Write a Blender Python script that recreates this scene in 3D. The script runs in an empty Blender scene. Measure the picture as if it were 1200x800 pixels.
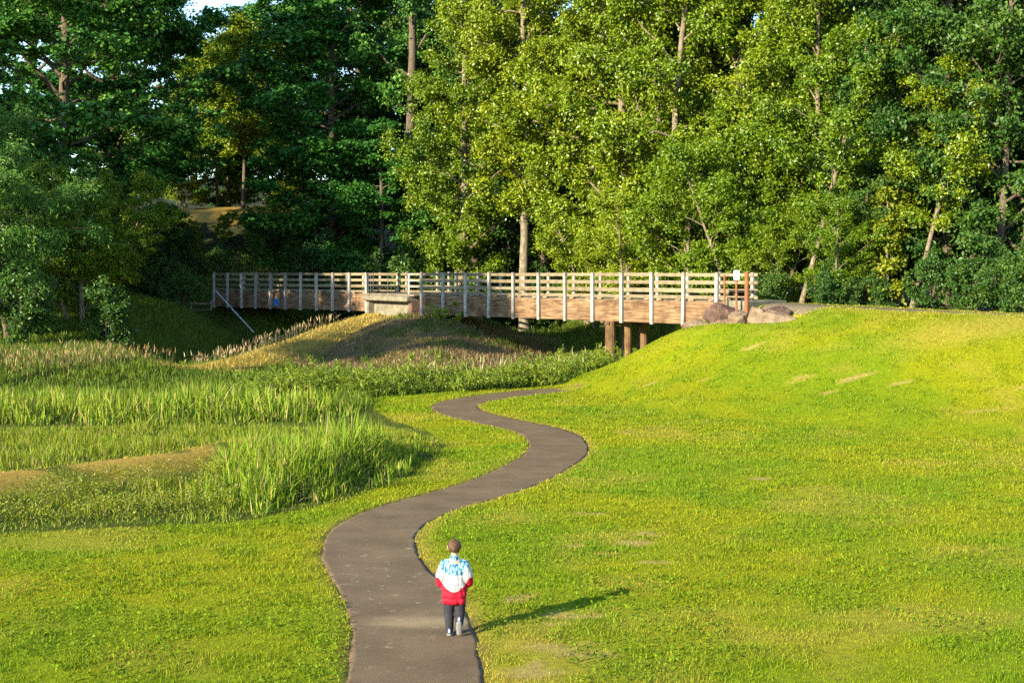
import bpy, bmesh, math, random
import numpy as np
from mathutils import Vector, Matrix
R = math.radians
scene = bpy.context.scene
COL = scene.collection
FPX, HOR, CAMZ = 1624.0, 320.0, 4.5

# ------------------------------------------------------------------ camera
cd = bpy.data.cameras.new('camera'); cam = bpy.data.objects.new('camera', cd); COL.objects.link(cam)
cam.location = (0, 0, CAMZ); cam.rotation_euler = (R(90), 0, 0)
cd.sensor_width = 36; cd.lens = 36*FPX/1200; cd.shift_y = -80/1200
cd.clip_start = 0.1; cd.clip_end = 5000
scene.camera = cam
# ------------------------------------------------------------------ light
SUN_EL, SUN_AZ = 19.0, 225.5          # azimuth clockwise from +Y: the sun is behind the camera's left shoulder
w = bpy.data.worlds.new('World'); scene.world = w; w.use_nodes = True
nt = w.node_tree; bg = nt.nodes['Background']
sky = nt.nodes.new('ShaderNodeTexSky'); sky.sky_type = 'NISHITA'; sky.sun_disc = False
sky.sun_elevation = R(SUN_EL); sky.sun_rotation = R(SUN_AZ); sky.altitude = 50; sky.dust_density = 0.0; sky.ozone_density = 2.5
nt.links.new(sky.outputs[0], bg.inputs[0]); bg.inputs[1].default_value = 0.15
sl = bpy.data.lights.new('sun', 'SUN'); sun = bpy.data.objects.new('sun', sl); COL.objects.link(sun)
sl.energy = 5.0; sl.angle = R(0.55); sl.color = (1.0, 0.88, 0.64)
sd = Vector((math.sin(R(SUN_AZ))*math.cos(R(SUN_EL)), math.cos(R(SUN_AZ))*math.cos(R(SUN_EL)), math.sin(R(SUN_EL))))
sun.rotation_euler = sd.to_track_quat('Z', 'Y').to_euler(); sun.location = (-60, -60, 50)
scene.view_settings.view_transform = 'Standard'; scene.view_settings.look = 'None'
scene.view_settings.exposure = 1.6; scene.view_settings.gamma = 1.0
scene.render.engine = 'CYCLES'
scene.cycles.max_bounces = 6; scene.cycles.diffuse_bounces = 3; scene.cycles.transmission_bounces = 3
scene.cycles.use_denoising = False; scene.cycles.sample_clamp_indirect = 4.0; scene.cycles.blur_glossy = 1.0

# ------------------------------------------------------------------ helpers
rng = np.random.default_rng(7)

def tag(o, label=None, cat=None, group=None, kind=None):
    if label: o['label'] = label
    if cat: o['category'] = cat
    if group: o['group'] = group
    if kind: o['kind'] = kind
    return o

def link(name, me, mat=None, parent=None, smooth=False):
    o = bpy.data.objects.new(name, me); COL.objects.link(o)
    if mat is not None and len(me.materials) == 0: me.materials.append(mat)
    if parent: o.parent = parent
    if smooth: me.polygons.foreach_set('use_smooth', np.ones(len(me.polygons), bool))
    return o

def empty(name, loc=(0, 0, 0), rz=0):
    o = bpy.data.objects.new(name, None); COL.objects.link(o)
    o.location = loc; o.rotation_euler.z = rz; o.empty_display_size = .3
    return o

def np_mesh(name, V, F, attrs=None, smooth=False):
    """V (n,3), F list of int arrays (m,k); attrs: point attributes (n,) or (n,4)"""
    if isinstance(F, np.ndarray): F = [F]
    me = bpy.data.meshes.new(name)
    V = np.asarray(V, np.float32); me.vertices.add(len(V)); me.vertices.foreach_set('co', V.ravel())
    idx = np.concatenate([f.ravel() for f in F]).astype(np.int32)
    cnt = np.concatenate([np.full(len(f), f.shape[1]) for f in F]).astype(np.int32)
    st = np.concatenate([[0], np.cumsum(cnt)[:-1]]).astype(np.int32)
    me.loops.add(len(idx)); me.loops.foreach_set('vertex_index', idx)
    me.polygons.add(len(cnt)); me.polygons.foreach_set('loop_start', st); me.polygons.foreach_set('loop_total', cnt)
    me.polygons.foreach_set('use_smooth', np.full(len(cnt), smooth))
    for k, a in (attrs or {}).items():
        a = np.asarray(a, np.float32)
        if a.ndim == 1:
            at = me.attributes.new(k, 'FLOAT', 'POINT'); at.data.foreach_set('value', a)
        else:
            if a.shape[1] == 3: a = np.concatenate([a, np.ones((len(a), 1), np.float32)], 1)
            at = me.attributes.new(k, 'FLOAT_COLOR', 'POINT'); at.data.foreach_set('color', a.ravel())
    me.update()
    return me

def vnoise(x, y, seed=0):
    x = np.asarray(x, float); y = np.asarray(y, float)
    xi = np.floor(x); yi = np.floor(y); fx = x-xi; fy = y-yi
    fx = fx*fx*(3-2*fx); fy = fy*fy*(3-2*fy)
    def h(a, b):
        s = np.sin(a*127.1+b*311.7+seed*74.7)*43758.5453
        return s-np.floor(s)
    return (h(xi, yi)*(1-fx)+h(xi+1, yi)*fx)*(1-fy)+(h(xi, yi+1)*(1-fx)+h(xi+1, yi+1)*fx)*fy

def fbm(x, y, seed=0, o=4):
    s = 0; a = .5; t = 0
    for k in range(o):
        s = s+a*vnoise(x*2**k, y*2**k, seed+k*13); t += a; a *= .5
    return s/t

def sst(a, b, x):
    t = np.clip((x-a)/(b-a), 0, 1); return t*t*(3-2*t)

def inpoly(x, y, P):
    c = np.zeros(np.shape(x), bool); n = len(P)
    for i in range(n):
        x1, y1 = P[i]; x2, y2 = P[(i+1) % n]
        if y1 == y2: continue
        cond = ((y1 > y) != (y2 > y)) & (x < (x2-x1)*(y-y1)/(y2-y1)+x1)
        c ^= cond
    return c

def segdist(x, y, P):
    x = np.asarray(x, float); y = np.asarray(y, float); d = np.full(x.shape, 1e9); tt = np.zeros(x.shape)
    n = len(P)-1
    for i in range(n):
        ax, ay = P[i][:2]; bx, by = P[i+1][:2]; dx, dy = bx-ax, by-ay
        t = np.clip(((x-ax)*dx+(y-ay)*dy)/(dx*dx+dy*dy), 0, 1)
        q = np.hypot(x-ax-t*dx, y-ay-t*dy); m = q < d
        d = np.where(m, q, d); tt = np.where(m, i+t, tt)
    return d, tt

def catmull(P, n):
    P = np.asarray(P, float); P = np.vstack([2*P[0]-P[1], P, 2*P[-1]-P[-2]]); out = []
    for i in range(1, len(P)-2):
        p0, p1, p2, p3 = P[i-1:i+3]
        for k in range(n):
            t = k/n
            out.append(.5*(2*p1+(p2-p0)*t+(2*p0-5*p1+4*p2-p3)*t*t+(3*p1-p0-3*p2+p3)*t**3))
    out.append(P[-2]); return np.array(out)

# ------------------------------------------------------------------ plan of the place
def gp(px, py, z=0.0):
    Y = FPX*(CAMZ-z)/(py-HOR); return ((px-600)/FPX*Y, Y)
LE = [(400,830),(404,800),(412,770),(412,741),(406,715),(393,690),(378,660),(374,640),(381,622),(400,610),(434,597),(490,581),(546,565),(592,546),(614,534),(618,522),(607,509),(577,501),(539,492),(513,483),(505,476),(515,470),(546,465),(595,460),(640,456.5)]
RE = [(568,830),(565,800),(562,770),(556,741),(548,715),(530,690),(500,660),(490,640),(494,622),(506,609),(539,593),(595,578),(647,558),(675,544),(689,529),(688,515),(665,502),(630,494),(588,487),(566,481),(560,475),(577,469),(612,462.5),(651,457)]
def pathline():
    L = catmull([gp(*p) for p in LE], 8); Rr = catmull([gp(*p) for p in RE], 8)
    C = []; W = []
    for p in L:
        d = np.hypot(Rr[:, 0]-p[0], Rr[:, 1]-p[1]); j = d.argmin()
        C.append((p+Rr[j])/2); W.append(d[j])
    for p in Rr:
        d = np.hypot(L[:, 0]-p[0], L[:, 1]-p[1]); j = d.argmin()
        C.append((p+L[j])/2); W.append(d[j])
    return np.array(C), np.array(W)
def path_pairs():
    # walk both edges together: pair by equal parameter of nearest points, then smooth
    L = catmull([gp(*p) for p in LE], 6); Rr = catmull([gp(*p) for p in RE], 6)
    def res(A, n=260):
        s = np.r_[0, np.cumsum(np.hypot(*np.diff(A, axis=0).T))]; u = np.linspace(0, s[-1], n)
        return np.stack([np.interp(u, s, A[:, 0]), np.interp(u, s, A[:, 1])], 1)
    L = res(L); Rr = res(Rr); n, m = len(L), len(Rr)
    D = np.hypot(L[:, None, 0]-Rr[None, :, 0], L[:, None, 1]-Rr[None, :, 1])
    A = np.full((n, m), 1e9); A[0, 0] = D[0, 0]; B = np.zeros((n, m), int)
    for i in range(n):
        for j in range(m):
            if i == j == 0: continue
            c = []
            c.append(A[i-1, j]+D[i, j]*1.0 if i else 1e9); c.append(A[i, j-1]+D[i, j]*1.0 if j else 1e9); c.append(A[i-1, j-1]+D[i, j]*1.1 if i and j else 1e9)
            k = int(np.argmin(c)); A[i, j] = c[k]; B[i, j] = k
    i, j = n-1, m-1; out = []
    while True:
        out.append((L[i]+Rr[j])/2)
        if i == j == 0: break
        k = B[i, j]
        if k == 0: i -= 1
        elif k == 1: j -= 1
        else: i -= 1; j -= 1
    C = res(np.array(out[::-1]), 150)
    for _ in range(3): C[1:-1] = (C[:-2]+2*C[1:-1]+C[2:])/4
    return C
PC = path_pairs()
d0 = PC[1]-PC[0]; d0 /= np.linalg.norm(d0)
ext0 = [PC[0]-d0*k for k in (8, 4, 2)]
ext1 = [(PC[-1][0]+.4, PC[-1][1]+.14)]
PC = catmull(np.vstack([ext0, PC[::3], ext1]), 4)
PW = 0.765
PT0 = np.array([(9.7, 55.3), (11.7, 53.0), (14.2, 50.5), (17.6, 47.6), (22, 45.0), (30, 42), (45, 38), (70, 34)])   # trail along the top of the bank, near edge
d2 = np.array((.651, -.759)); n2 = np.array((.759, .651))
TRAIL = PT0 + n2*1.1
RIDGE = [(-16, 24.4), (-11.5, 28.4), (-8.6, 31.9), (-6.6, 35.0)]
STREAM = [(-30, 90), (-20, 88), (-14.5, 81), (-13.5, 70), (-14.5, 60), (-16, 50)]
NEAR_REED = [(-4.9,25.7),(-3.5,27.9),(-2.5,31.3),(-2.3,33.6),(-2.9,35.4),(-4.6,34.8),(-6.4,33.6),(-7.0,31),(-6.2,28)]
FAR_REED = [(-22,40.5),(-12,41),(-6.2,41.6),(-4.9,45),(-7,47.5),(-22,47)]
TERRACE = [(-16,26.5),(-11.4,30),(-7,36),(-4.6,40.6),(-22,40.6)]
LOWWEED = [(-14,20.5),(-9.3,24.0),(-5,25.6),(-5.6,28),(-6.7,31.6),(-11.2,27.0),(-16,22.7)]
WEEDS = [(-9.5,48.5),(-3.5,51.5),(0.8,54.6),(3.4,57.2),(4.6,60.5),(3.0,62),(-1,57.5),(-5,55),(-10,53.5)]
ROUGH = [(-30,18),(-9.1,23.8),(-4.7,25.3),(-3.3,27.5),(-2.2,31.1),(-1.7,36.3),(-2.4,39.5),(-3.6,42),(-4.6,46),(-5.3,50),(-2.5,52.3),(0.5,54.6),(2.6,56.4),(5,59),(8,66),(30,100),(400,400),(400,2400),(-400,2400),(-400,18)]

def H(x, y):
    x = np.asarray(x, float); y = np.asarray(y, float)
    h = .10*(fbm(x*.12, y*.12, 3, 2)-.5)*sst(20, 30, y)
    # low ground with the reeds
    h = h-.32*sst(-4.0, -8.5, x)*sst(22, 27, y)*(1-sst(50, 56, y))
    dr, _ = segdist(x, y, RIDGE)
    h = h+.42*1.45*np.exp(-(dr/1.0)**2)
    dsw = np.hypot((x+2.6)/1.3, (y-36)/3.0); h = h-.28*np.exp(-dsw**2)
    # rise to the woods on the left and hills far behind
    left = sst(-9, -17, x)
    h = h+left*(1.1*sst(50, 60, y)+2.4*sst(62, 86, y))
    h = h+sst(4, -14, x)*6.3*sst(89, 113, y)+sst(-30, 20, x)*2.0*sst(84, 120, y)
    h = h+1.0*sst(60, 80, y)*sst(-12, -2, x)
    h = h+9*sst(115, 220, y)
    # stream gully under the far span
    ds, _ = segdist(x, y, STREAM)
    h = h-2.9*np.exp(-(ds/3.6)**2)*sst(56, 72, y)*(1-sst(86, 96, y))
    # mound in the middle that carries the pier
    q = np.sqrt(((x+4.6)/9.2)**2+((y-74.5)/np.where(y < 74.5, 17.5, 9))**2)
    mid = 2.15*(1-sst(.12, 1.0, q))
    q2, t2 = segdist(x, y, [(-7.5, 75), (-9.6, 70.5), (-12.2, 63.5), (-14, 59)])
    rid = np.interp(t2, [0, 1, 2, 3], [2.25, 1.75, .7, .1])*(1-sst(.3, 3.4, q2))
    h = np.maximum(h, np.maximum(mid, rid)*.999+h*.12)
    # grassed bank on the right
    d, tt = segdist(x, y, TRAIL)
    top = np.interp(tt, [0, 1, 2, 3, 4, 6], [3.30, 3.22, 3.12, 3.02, 2.95, 2.8])
    t = np.clip((d-1.35)/np.interp(tt, [0, .15, 1.2], [7.6, 8.0, 11.0]), 0, 1); prof = (1-(.55*t*t*(3-2*t)+.45*t))**1.12
    toe = .18*np.exp(-((d-8.6)/2.0)**2)
    bank = top*prof+toe*0
    # the ground behind the trail stays high
    side = (x-TRAIL[0][0])*n2[0]+(y-TRAIL[0][1])*n2[1]
    woods = 2.75*sst(1.0, 5.0, side)*sst(2.0, 8.0, x-(72-y)*.15)
    dc, tc = segdist(x, y, [(7.6, 56.6), (9.0, 55.0), (10.6, 52.9), (11.3, 52.0)])
    bank = bank-np.interp(tc, [0, .5, 2.4, 3], [.6, 1.2, 1.0, .0])*np.exp(-(dc/.85)**2)
    bank = np.maximum(bank, woods)
    h = np.maximum(h, bank) + .12*np.exp(-((h-bank)/.5)**2)*sst(.0, .35, bank)
    h = h+.05*(fbm(x*.5, y*.5, 9, 2)-.5)*sst(1, 2.5, segdist(x, y, PC[::4])[0])
    # the bank the photographer stands on
    h = h+2.9*sst(13.0, 3.0, y)
    return h
def Hs(x, y): return float(H(np.array([x]), np.array([y]))[0])

_gx = np.arange(-12, 9, .08); _gy = np.arange(6, 72, .08)
_GX, _GY = np.meshgrid(_gx, _gy); _GD = segdist(_GX, _GY, PC)[0]
def pdist(x, y):
    i = np.clip(((y-6)/.08), 0, len(_gy)-1.001); j = np.clip(((x+12)/.08), 0, len(_gx)-1.001)
    i0 = i.astype(int); j0 = j.astype(int); a = i-i0; b = j-j0
    d = (_GD[i0, j0]*(1-a)+_GD[i0+1, j0]*a)*(1-b)+(_GD[i0, j0+1]*(1-a)+_GD[i0+1, j0+1]*a)*b
    return np.where((x < -12) | (x > 9) | (y < 6) | (y > 72), 9.0, d)

PATCHES = [(.95,22.9,.22,.10),(1.95,23.2,.35,.3),(2.35,23.9,.3,.2),(1.6,22.2,.3,.12),(1.45,25.9,.28,.14),(.75,18.2,.42,.30),(.1,19.2,.2,.25),(.62,16.6,.5,.4),(.1,15.6,.35,.4),(8.6,49.6,.4,.22),(6.6,47.8,.25,.10),(9.5,45.5,.4,.2),(11,44.6,.5,.15),(10.0,43.8,.3,.10),(12.2,43.4,.4,.10),(5,50.5,.3,.15),(15.5,41.3,.6,.12),(13.7,40.0,.5,.14),(3.2,38.8,.3,.3),(1.1,31.8,.25,.2),(5.5,30.4,.25,.2),(2.2,21.6,.25,.12)]
def dryness(x, y):
    """0..1, how dry and yellow the sward is"""
    n = fbm(x*.55, y*.55, 21, 4); d = .50*sst(.54, .80, n)
    pd = pdist(x, y)
    right = x > np.interp(y, PC[:, 1], PC[:, 0])
    d = np.maximum(d, np.exp(-((pd-PW)/np.where(y < 26, .28, .16))**2)*np.where(right, .95, .35))
    d = np.maximum(d, sst(1.6, .0, np.hypot((x-.15)/.9, (y-16.2)/2.3))*fbm(x*2.2, y*2.2, 5, 3)*1.7*right)
    for cx, cy, rx, ry in PATCHES:
        q = np.hypot((x-cx)/rx, (y-cy)/ry)+2.2*(fbm(x*3.5, y*5, 2, 3)-.5)
        d = np.maximum(d, sst(1.5, .7, q))
    bk, tt = segdist(x, y, TRAIL)
    d = np.maximum(d, .40*sst(6.0, 1.5, bk)*sst(.40, .65, fbm(x*.5, y*1.0, 31, 3)))
    d = np.maximum(d, sst(2.2, 1.4, bk)*.6)
    d = np.maximum(d, sst(2.2, .6, np.hypot((x-16.5)/2.6, (y-46.6)/.9))*.8)
    return np.clip(d, 0, 1)
def bare(x, y):
    b = np.zeros(np.shape(x))
    for cx, cy, rx, ry in PATCHES:
        q = np.hypot((x-cx)/rx, (y-cy)/ry)+2.2*(fbm(x*3.5, y*5, 2, 3)-.5)
        b = np.maximum(b, sst(1.05, .6, q))
    return b
C_ = lambda *a: np.array(a, float)
GREEN, GREEN2, STRAW, SOIL = C_(.170,.235,.003), C_(.245,.258,.003), C_(.36,.285,.04), C_(.36,.27,.12)
def mix(a, b, t): t = np.asarray(t)[..., None]; return a*(1-t)+b*t
def ground_col(x, y):
    n = fbm(x*.35, y*.35, 41, 3)
    c = mix(GREEN, GREEN2, sst(.3, .7, n)); dr = dryness(x, y)
    c = mix(c, STRAW, dr*.85); c = mix(c, SOIL, bare(x, y)*.5)
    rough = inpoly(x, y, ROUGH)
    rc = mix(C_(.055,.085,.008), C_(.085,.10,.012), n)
    drr, _ = segdist(x, y, RIDGE); rc = mix(rc, C_(.40,.26,.055), np.exp(-(drr/.9)**2)*sst(.25,.5,fbm(x,y,8,2)))
    q = np.sqrt(((x+4.6)/8.2)**2+((y-71.5)/13)**2); q2, t2 = segdist(x, y, [(-7.5, 75), (-9.6, 70.5), (-12.2, 63.5), (-14, 59)])
    rc = mix(rc, C_(.175,.125,.055), sst(1.05, .8, q)*(.45+.55*sst(.25, .5, fbm(x*.9, y*.9, 14, 3))))
    rc = mix(rc, C_(.40,.29,.06), sst(2.3, .8, q2)*.85)
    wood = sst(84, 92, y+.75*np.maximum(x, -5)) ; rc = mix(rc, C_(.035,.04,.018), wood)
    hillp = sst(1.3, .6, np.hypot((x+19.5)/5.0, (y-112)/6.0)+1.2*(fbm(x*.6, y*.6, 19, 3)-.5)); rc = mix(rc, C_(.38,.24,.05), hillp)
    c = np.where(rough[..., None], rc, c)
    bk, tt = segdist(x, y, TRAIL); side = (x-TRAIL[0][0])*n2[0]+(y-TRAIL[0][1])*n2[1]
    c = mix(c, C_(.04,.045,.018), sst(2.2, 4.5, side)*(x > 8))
    return c

# ------------------------------------------------------------------ materials
def newmat(name):
    m = bpy.data.materials.new(name); m.use_nodes = True
    return m, m.node_tree, m.node_tree.nodes['Principled BSDF']
def noise(nt, scale, detail=4, rough=.55, vec=None, dim='3D'):
    n = nt.nodes.new('ShaderNodeTexNoise'); n.inputs['Scale'].default_value = scale; n.inputs['Detail'].default_value = detail
    n.inputs['Roughness'].default_value = rough
    if vec: nt.links.new(vec, n.inputs['Vector'])
    return n.outputs[0]
def ramp(nt, fac, stops):
    r = nt.nodes.new('ShaderNodeValToRGB'); e = r.color_ramp.elements
    while len(e) < len(stops): e.new(.5)
    for k, (p, c) in enumerate(stops):
        e[k].position = p; e[k].color = (*c, 1) if len(c) == 3 else c
    nt.links.new(fac, r.inputs[0]); return r.outputs[0]
def mixc(nt, a, b, fac, mode='MIX'):
    m = nt.nodes.new('ShaderNodeMix'); m.data_type = 'RGBA'; m.blend_type = mode
    for s, v in ((6, a), (7, b), (0, fac)):
        if isinstance(v, (int, float)): m.inputs[s].default_value = v
        elif isinstance(v, tuple): m.inputs[s].default_value = (*v, 1)
        else: nt.links.new(v, m.inputs[s])
    return m.outputs[2]
def bump(nt, b, h, strength=.4, dist=.02):
    n = nt.nodes.new('ShaderNodeBump'); n.inputs['Strength'].default_value = strength; n.inputs['Distance'].default_value = dist
    nt.links.new(h, n.inputs['Height']); nt.links.new(n.outputs[0], b.inputs['Normal'])
def mapping(nt, scale, coord='Object'):
    t = nt.nodes.new('ShaderNodeTexCoord'); m = nt.nodes.new('ShaderNodeMapping'); m.inputs['Scale'].default_value = scale
    nt.links.new(t.outputs[coord], m.inputs[0]); return m.outputs[0]
def attr(nt, name):
    a = nt.nodes.new('ShaderNodeAttribute'); a.attribute_name = name; return a
def simple(name, stops, scale=6, rough=.8, bmp=.3, vs=(1, 1, 1), spec=.3, bscale=None, dist=.02):
    m, nt, b = newmat(name); v = mapping(nt, vs); n = noise(nt, scale, 6, .6, v)
    nt.links.new(ramp(nt, n, stops), b.inputs['Base Color']); b.inputs['Roughness'].default_value = rough
    b.inputs['Specular IOR Level'].default_value = spec
    if bmp: bump(nt, b, noise(nt, bscale or scale*3, 6, .65, v), bmp, dist)
    return m

def leaf_material(name, dark, mid, light, trans=.28, rough=.45, spec=.4):
    """per-leaf tint and per-tree variation"""
    m, nt, b = newmat(name); a = attr(nt, 'tint')
    c = ramp(nt, a.outputs['Fac'], [(0, dark), (.5, mid), (1, light)])
    oi = nt.nodes.new('ShaderNodeObjectInfo'); hs = nt.nodes.new('ShaderNodeHueSaturation')
    mr = nt.nodes.new('ShaderNodeMapRange'); mr.inputs['To Min'].default_value = .485; mr.inputs['To Max'].default_value = .515
    nt.links.new(oi.outputs['Random'], mr.inputs[0]); nt.links.new(mr.outputs[0], hs.inputs['Hue'])
    mr2 = nt.nodes.new('ShaderNodeMapRange'); mr2.inputs['To Min'].default_value = 1.15; mr2.inputs['To Max'].default_value = .82
    nt.links.new(oi.outputs['Random'], mr2.inputs[0]); nt.links.new(mr2.outputs[0], hs.inputs['Value'])
    nt.links.new(c, hs.inputs['Color'])
    nt.links.new(hs.outputs[0], b.inputs['Base Color']); b.inputs['Roughness'].default_value = rough; b.inputs['Specular IOR Level'].default_value = spec
    t = nt.nodes.new('ShaderNodeBsdfTranslucent'); nt.links.new(hs.outputs[0], t.inputs[0])
    mx = nt.nodes.new('ShaderNodeMixShader'); mx.inputs[0].default_value = trans
    nt.links.new(b.outputs[0], mx.inputs[1]); nt.links.new(t.outputs[0], mx.inputs[2])
    nt.links.new(mx.outputs[0], nt.nodes['Material Output'].inputs[0])
    return m
def blade_material(name, trans=.3, rough=.55, spec=.2):
    m, nt, b = newmat(name); a = attr(nt, 'col')
    nt.links.new(a.outputs['Color'], b.inputs['Base Color']); b.inputs['Roughness'].default_value = rough; b.inputs['Specular IOR Level'].default_value = spec
    t = nt.nodes.new('ShaderNodeBsdfTranslucent'); nt.links.new(a.outputs['Color'], t.inputs[0])
    mx = nt.nodes.new('ShaderNodeMixShader'); mx.inputs[0].default_value = trans
    nt.links.new(b.outputs[0], mx.inputs[1]); nt.links.new(t.outputs[0], mx.inputs[2])
    nt.links.new(mx.outputs[0], nt.nodes['Material Output'].inputs[0])
    return m
M = {}
M['blade'] = blade_material('grass blades')
M['cottonwood'] = leaf_material('cottonwood leaves', (.080,.142,.003), (.145,.222,.004), (.28,.32,.012), .25, .38, .5)
M['alder'] = leaf_material('alder leaves', (.085,.155,.003), (.150,.228,.004), (.24,.29,.010), .3)
M['maple'] = leaf_material('maple leaves', (.030,.110,.018), (.055,.175,.024), (.13,.25,.018), .25, .5, .3)
M['willow'] = leaf_material('willow leaves', (.045,.135,.020), (.080,.200,.025), (.16,.27,.03), .25)
M['shade'] = leaf_material('understorey leaves', (.022,.068,.010), (.042,.108,.011), (.10,.165,.012), .25)
M['gold'] = leaf_material('yellowing leaves', (.11,.16,.006), (.18,.22,.008), (.36,.32,.015), .3)
M['fir'] = leaf_material('fir needles', (.012,.035,.014), (.022,.055,.018), (.04,.08,.02), .1)
M['weed'] = leaf_material('weed leaves', (.11,.17,.008), (.18,.25,.010), (.28,.32,.05), .3)
M['marsh'] = leaf_material('marsh plant leaves', (.08,.125,.006), (.165,.20,.007), (.29,.27,.012), .3)
M['clover'] = leaf_material('clover leaves', (.075,.15,.005), (.13,.215,.005), (.19,.26,.008), .3, .7, .15)
M['bark'] = simple('grey brown bark', [(.3, (.06,.045,.032)), (.7, (.17,.13,.09))], 5, .9, .8, (3, 3, .5), .15, 12, .05)
M['palebark'] = simple('pale bark', [(.3, (.08,.062,.04)), (.55, (.21,.17,.11)), (.8, (.33,.285,.21))], 4, .85, .6, (2, 2, .7), .15, 10, .04)
M['midbark'] = simple('mottled bark', [(.3, (.09,.07,.045)), (.55, (.20,.155,.10)), (.8, (.34,.28,.2))], 4, .85, .6, (2, 2, .7), .15, 10, .04)
M['deadwood'] = simple('dead wood', [(.3, (.25,.2,.14)), (.7, (.45,.38,.28))], 4, .85, .4, (2, 2, 2))

# ground
m, nt, b = newmat('ground'); a = attr(nt, 'col'); v = mapping(nt, (1, 1, 1))
n1 = noise(nt, 9, 6, .7, v); n2_ = noise(nt, 45, 5, .7, v)
c = mixc(nt, a.outputs['Color'], ramp(nt, n1, [(.3, (.55,.55,.5)), (.7, (1.25,1.25,1.2))]), 1.0, 'MULTIPLY')
c = mixc(nt, c, ramp(nt, n2_, [(.3, (.5,.5,.45)), (.7, (1.3,1.3,1.25))]), .8, 'MULTIPLY')
nt.links.new(c, b.inputs['Base Color']); b.inputs['Roughness'].default_value = .95; b.inputs['Specular IOR Level'].default_value = .1
bump(nt, b, n2_, .6, .05); M['ground'] = m
# asphalt path
m, nt, b = newmat('asphalt'); v = mapping(nt, (1, 1, 1))
base = ramp(nt, noise(nt, 1.1, 5, .6, v), [(.3, (.104,.070,.036)), (.7, (.156,.110,.060))])
grit = ramp(nt, noise(nt, 70, 3, .7, v), [(.32, (.42,.42,.42)), (.5, (1,1,1)), (.70, (1.9,1.8,1.7))])
c = mixc(nt, base, grit, .75, 'MULTIPLY')
worn = ramp(nt, noise(nt, 4.5, 7, .72, v), [(.58, (0,0,0)), (.66, (.6,.6,.6))])
at = attr(nt, 'wear'); mm = nt.nodes.new('ShaderNodeMath'); mm.operation = 'MULTIPLY'; nt.links.new(worn, mm.inputs[0]); nt.links.new(at.outputs['Fac'], mm.inputs[1])
c = mixc(nt, c, (.36,.29,.21), mm.outputs[0])
ad = attr(nt, 'sand'); c = mixc(nt, c, (.33,.245,.13), ad.outputs['Fac'])
nt.links.new(c, b.inputs['Base Color']); b.inputs['Roughness'].default_value = .88; b.inputs['Specular IOR Level'].default_value = .2
bump(nt, b, noise(nt, 90, 3, .7, v), .5, .01); M['asphalt'] = m
M['gravel'] = simple('gravel', [(.3, (.10,.078,.05)), (.7, (.20,.16,.105))], 14, .95, .5, (1, 1, 1), .1, 60, .01)
# weathered timber with long grain
def timber(name, stops, grain=(.6, .6, 9), scale=5, bmp=.4, planks=0):
    m, nt, b = newmat(name); v = mapping(nt, grain); n = noise(nt, scale, 8, .65, v)
    c = ramp(nt, n, stops)
    n2 = noise(nt, 1.3, 4, .6, mapping(nt, (1, 1, 1)))
    c = mixc(nt, c, ramp(nt, n2, [(.32, (.45,.38,.33)), (.5, (.95,.92,.9)), (.68, (1.15,1.12,1.1))]), .9, 'MULTIPLY')
    nt.links.new(c, b.inputs['Base Color']); b.inputs['Roughness'].default_value = .85; b.inputs['Specular IOR Level'].default_value = .15
    oi = nt.nodes.new('ShaderNodeObjectInfo'); c2 = ramp(nt, oi.outputs['Random'], [(0, (.72,.70,.68)), (.5, (.95,.95,.93)), (1, (1.12,1.1,1.05))])
    nt.links.new(mixc(nt, c, c2, 1.0, 'MULTIPLY'), b.inputs['Base Color'])
    bump(nt, b, n, bmp, .02); return m
M['post'] = timber('weathered post', [(.25, (.23,.215,.195)), (.55, (.40,.38,.345)), (.8, (.50,.475,.44))], (3, 3, .6), 4)
M['rail'] = timber('weathered rail', [(.25, (.10,.078,.050)), (.5, (.235,.190,.120)), (.8, (.36,.30,.20))], (.5, .5, 10), 4)
M['girder'] = timber('laminated girder', [(.25, (.035,.017,.010)), (.40, (.115,.058,.032)), (.56, (.225,.150,.085)), (.75, (.34,.255,.16))], (.35, .35, 6), 3.2, .6)
M['deck'] = timber('deck boards', [(.3, (.14,.12,.09)), (.7, (.3,.26,.2))])
M['pile'] = timber('round timber pile', [(.25, (.11,.065,.032)), (.55, (.22,.14,.07)), (.8, (.30,.205,.11))], (3, 3, .5), 4)
M['rustpost'] = simple('rust brown paint', [(.3, (.16,.055,.02)), (.7, (.28,.10,.035))], 8, .7)
M['concrete'] = simple('stained concrete', [(.3, (.11,.095,.065)), (.55, (.20,.18,.13)), (.8, (.28,.255,.19))], 2.2, .9, .3, (1, 1, 1), .15, 20)
M['rock'] = simple('brown rock', [(.25, (.07,.048,.034)), (.5, (.21,.15,.095)), (.75, (.33,.25,.16))], 2.0, .9, .9, (1, 1, 1.6), .15, 5, .12)
M['darkrock'] = simple('dark reddish rock', [(.25, (.055,.032,.025)), (.5, (.12,.072,.055)), (.75, (.22,.14,.10))], 2.5, .9, .9, (1, 1, 1), .15, 5, .12)
M['metal'] = simple('galvanised metal', [(.3, (.35,.35,.34)), (.7, (.5,.5,.48))], 10, .5, .1)
M['darkmetal'] = simple('dark metal', [(.3, (.03,.03,.035)), (.7, (.07,.07,.075))], 10, .5, .1)
M['signwhite'] = simple('sign face', [(.3, (.62,.64,.72)), (.7, (.74,.76,.82))], 6, .5, 0)
M['signblue'] = simple('sign print', [(.3, (.16,.17,.3)), (.7, (.24,.25,.38))], 6, .5, 0)
M['bluepaint'] = simple('blue spray paint', [(.3, (.03,.13,.35)), (.7, (.05,.2,.48))], 5, .7, 0)

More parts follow.
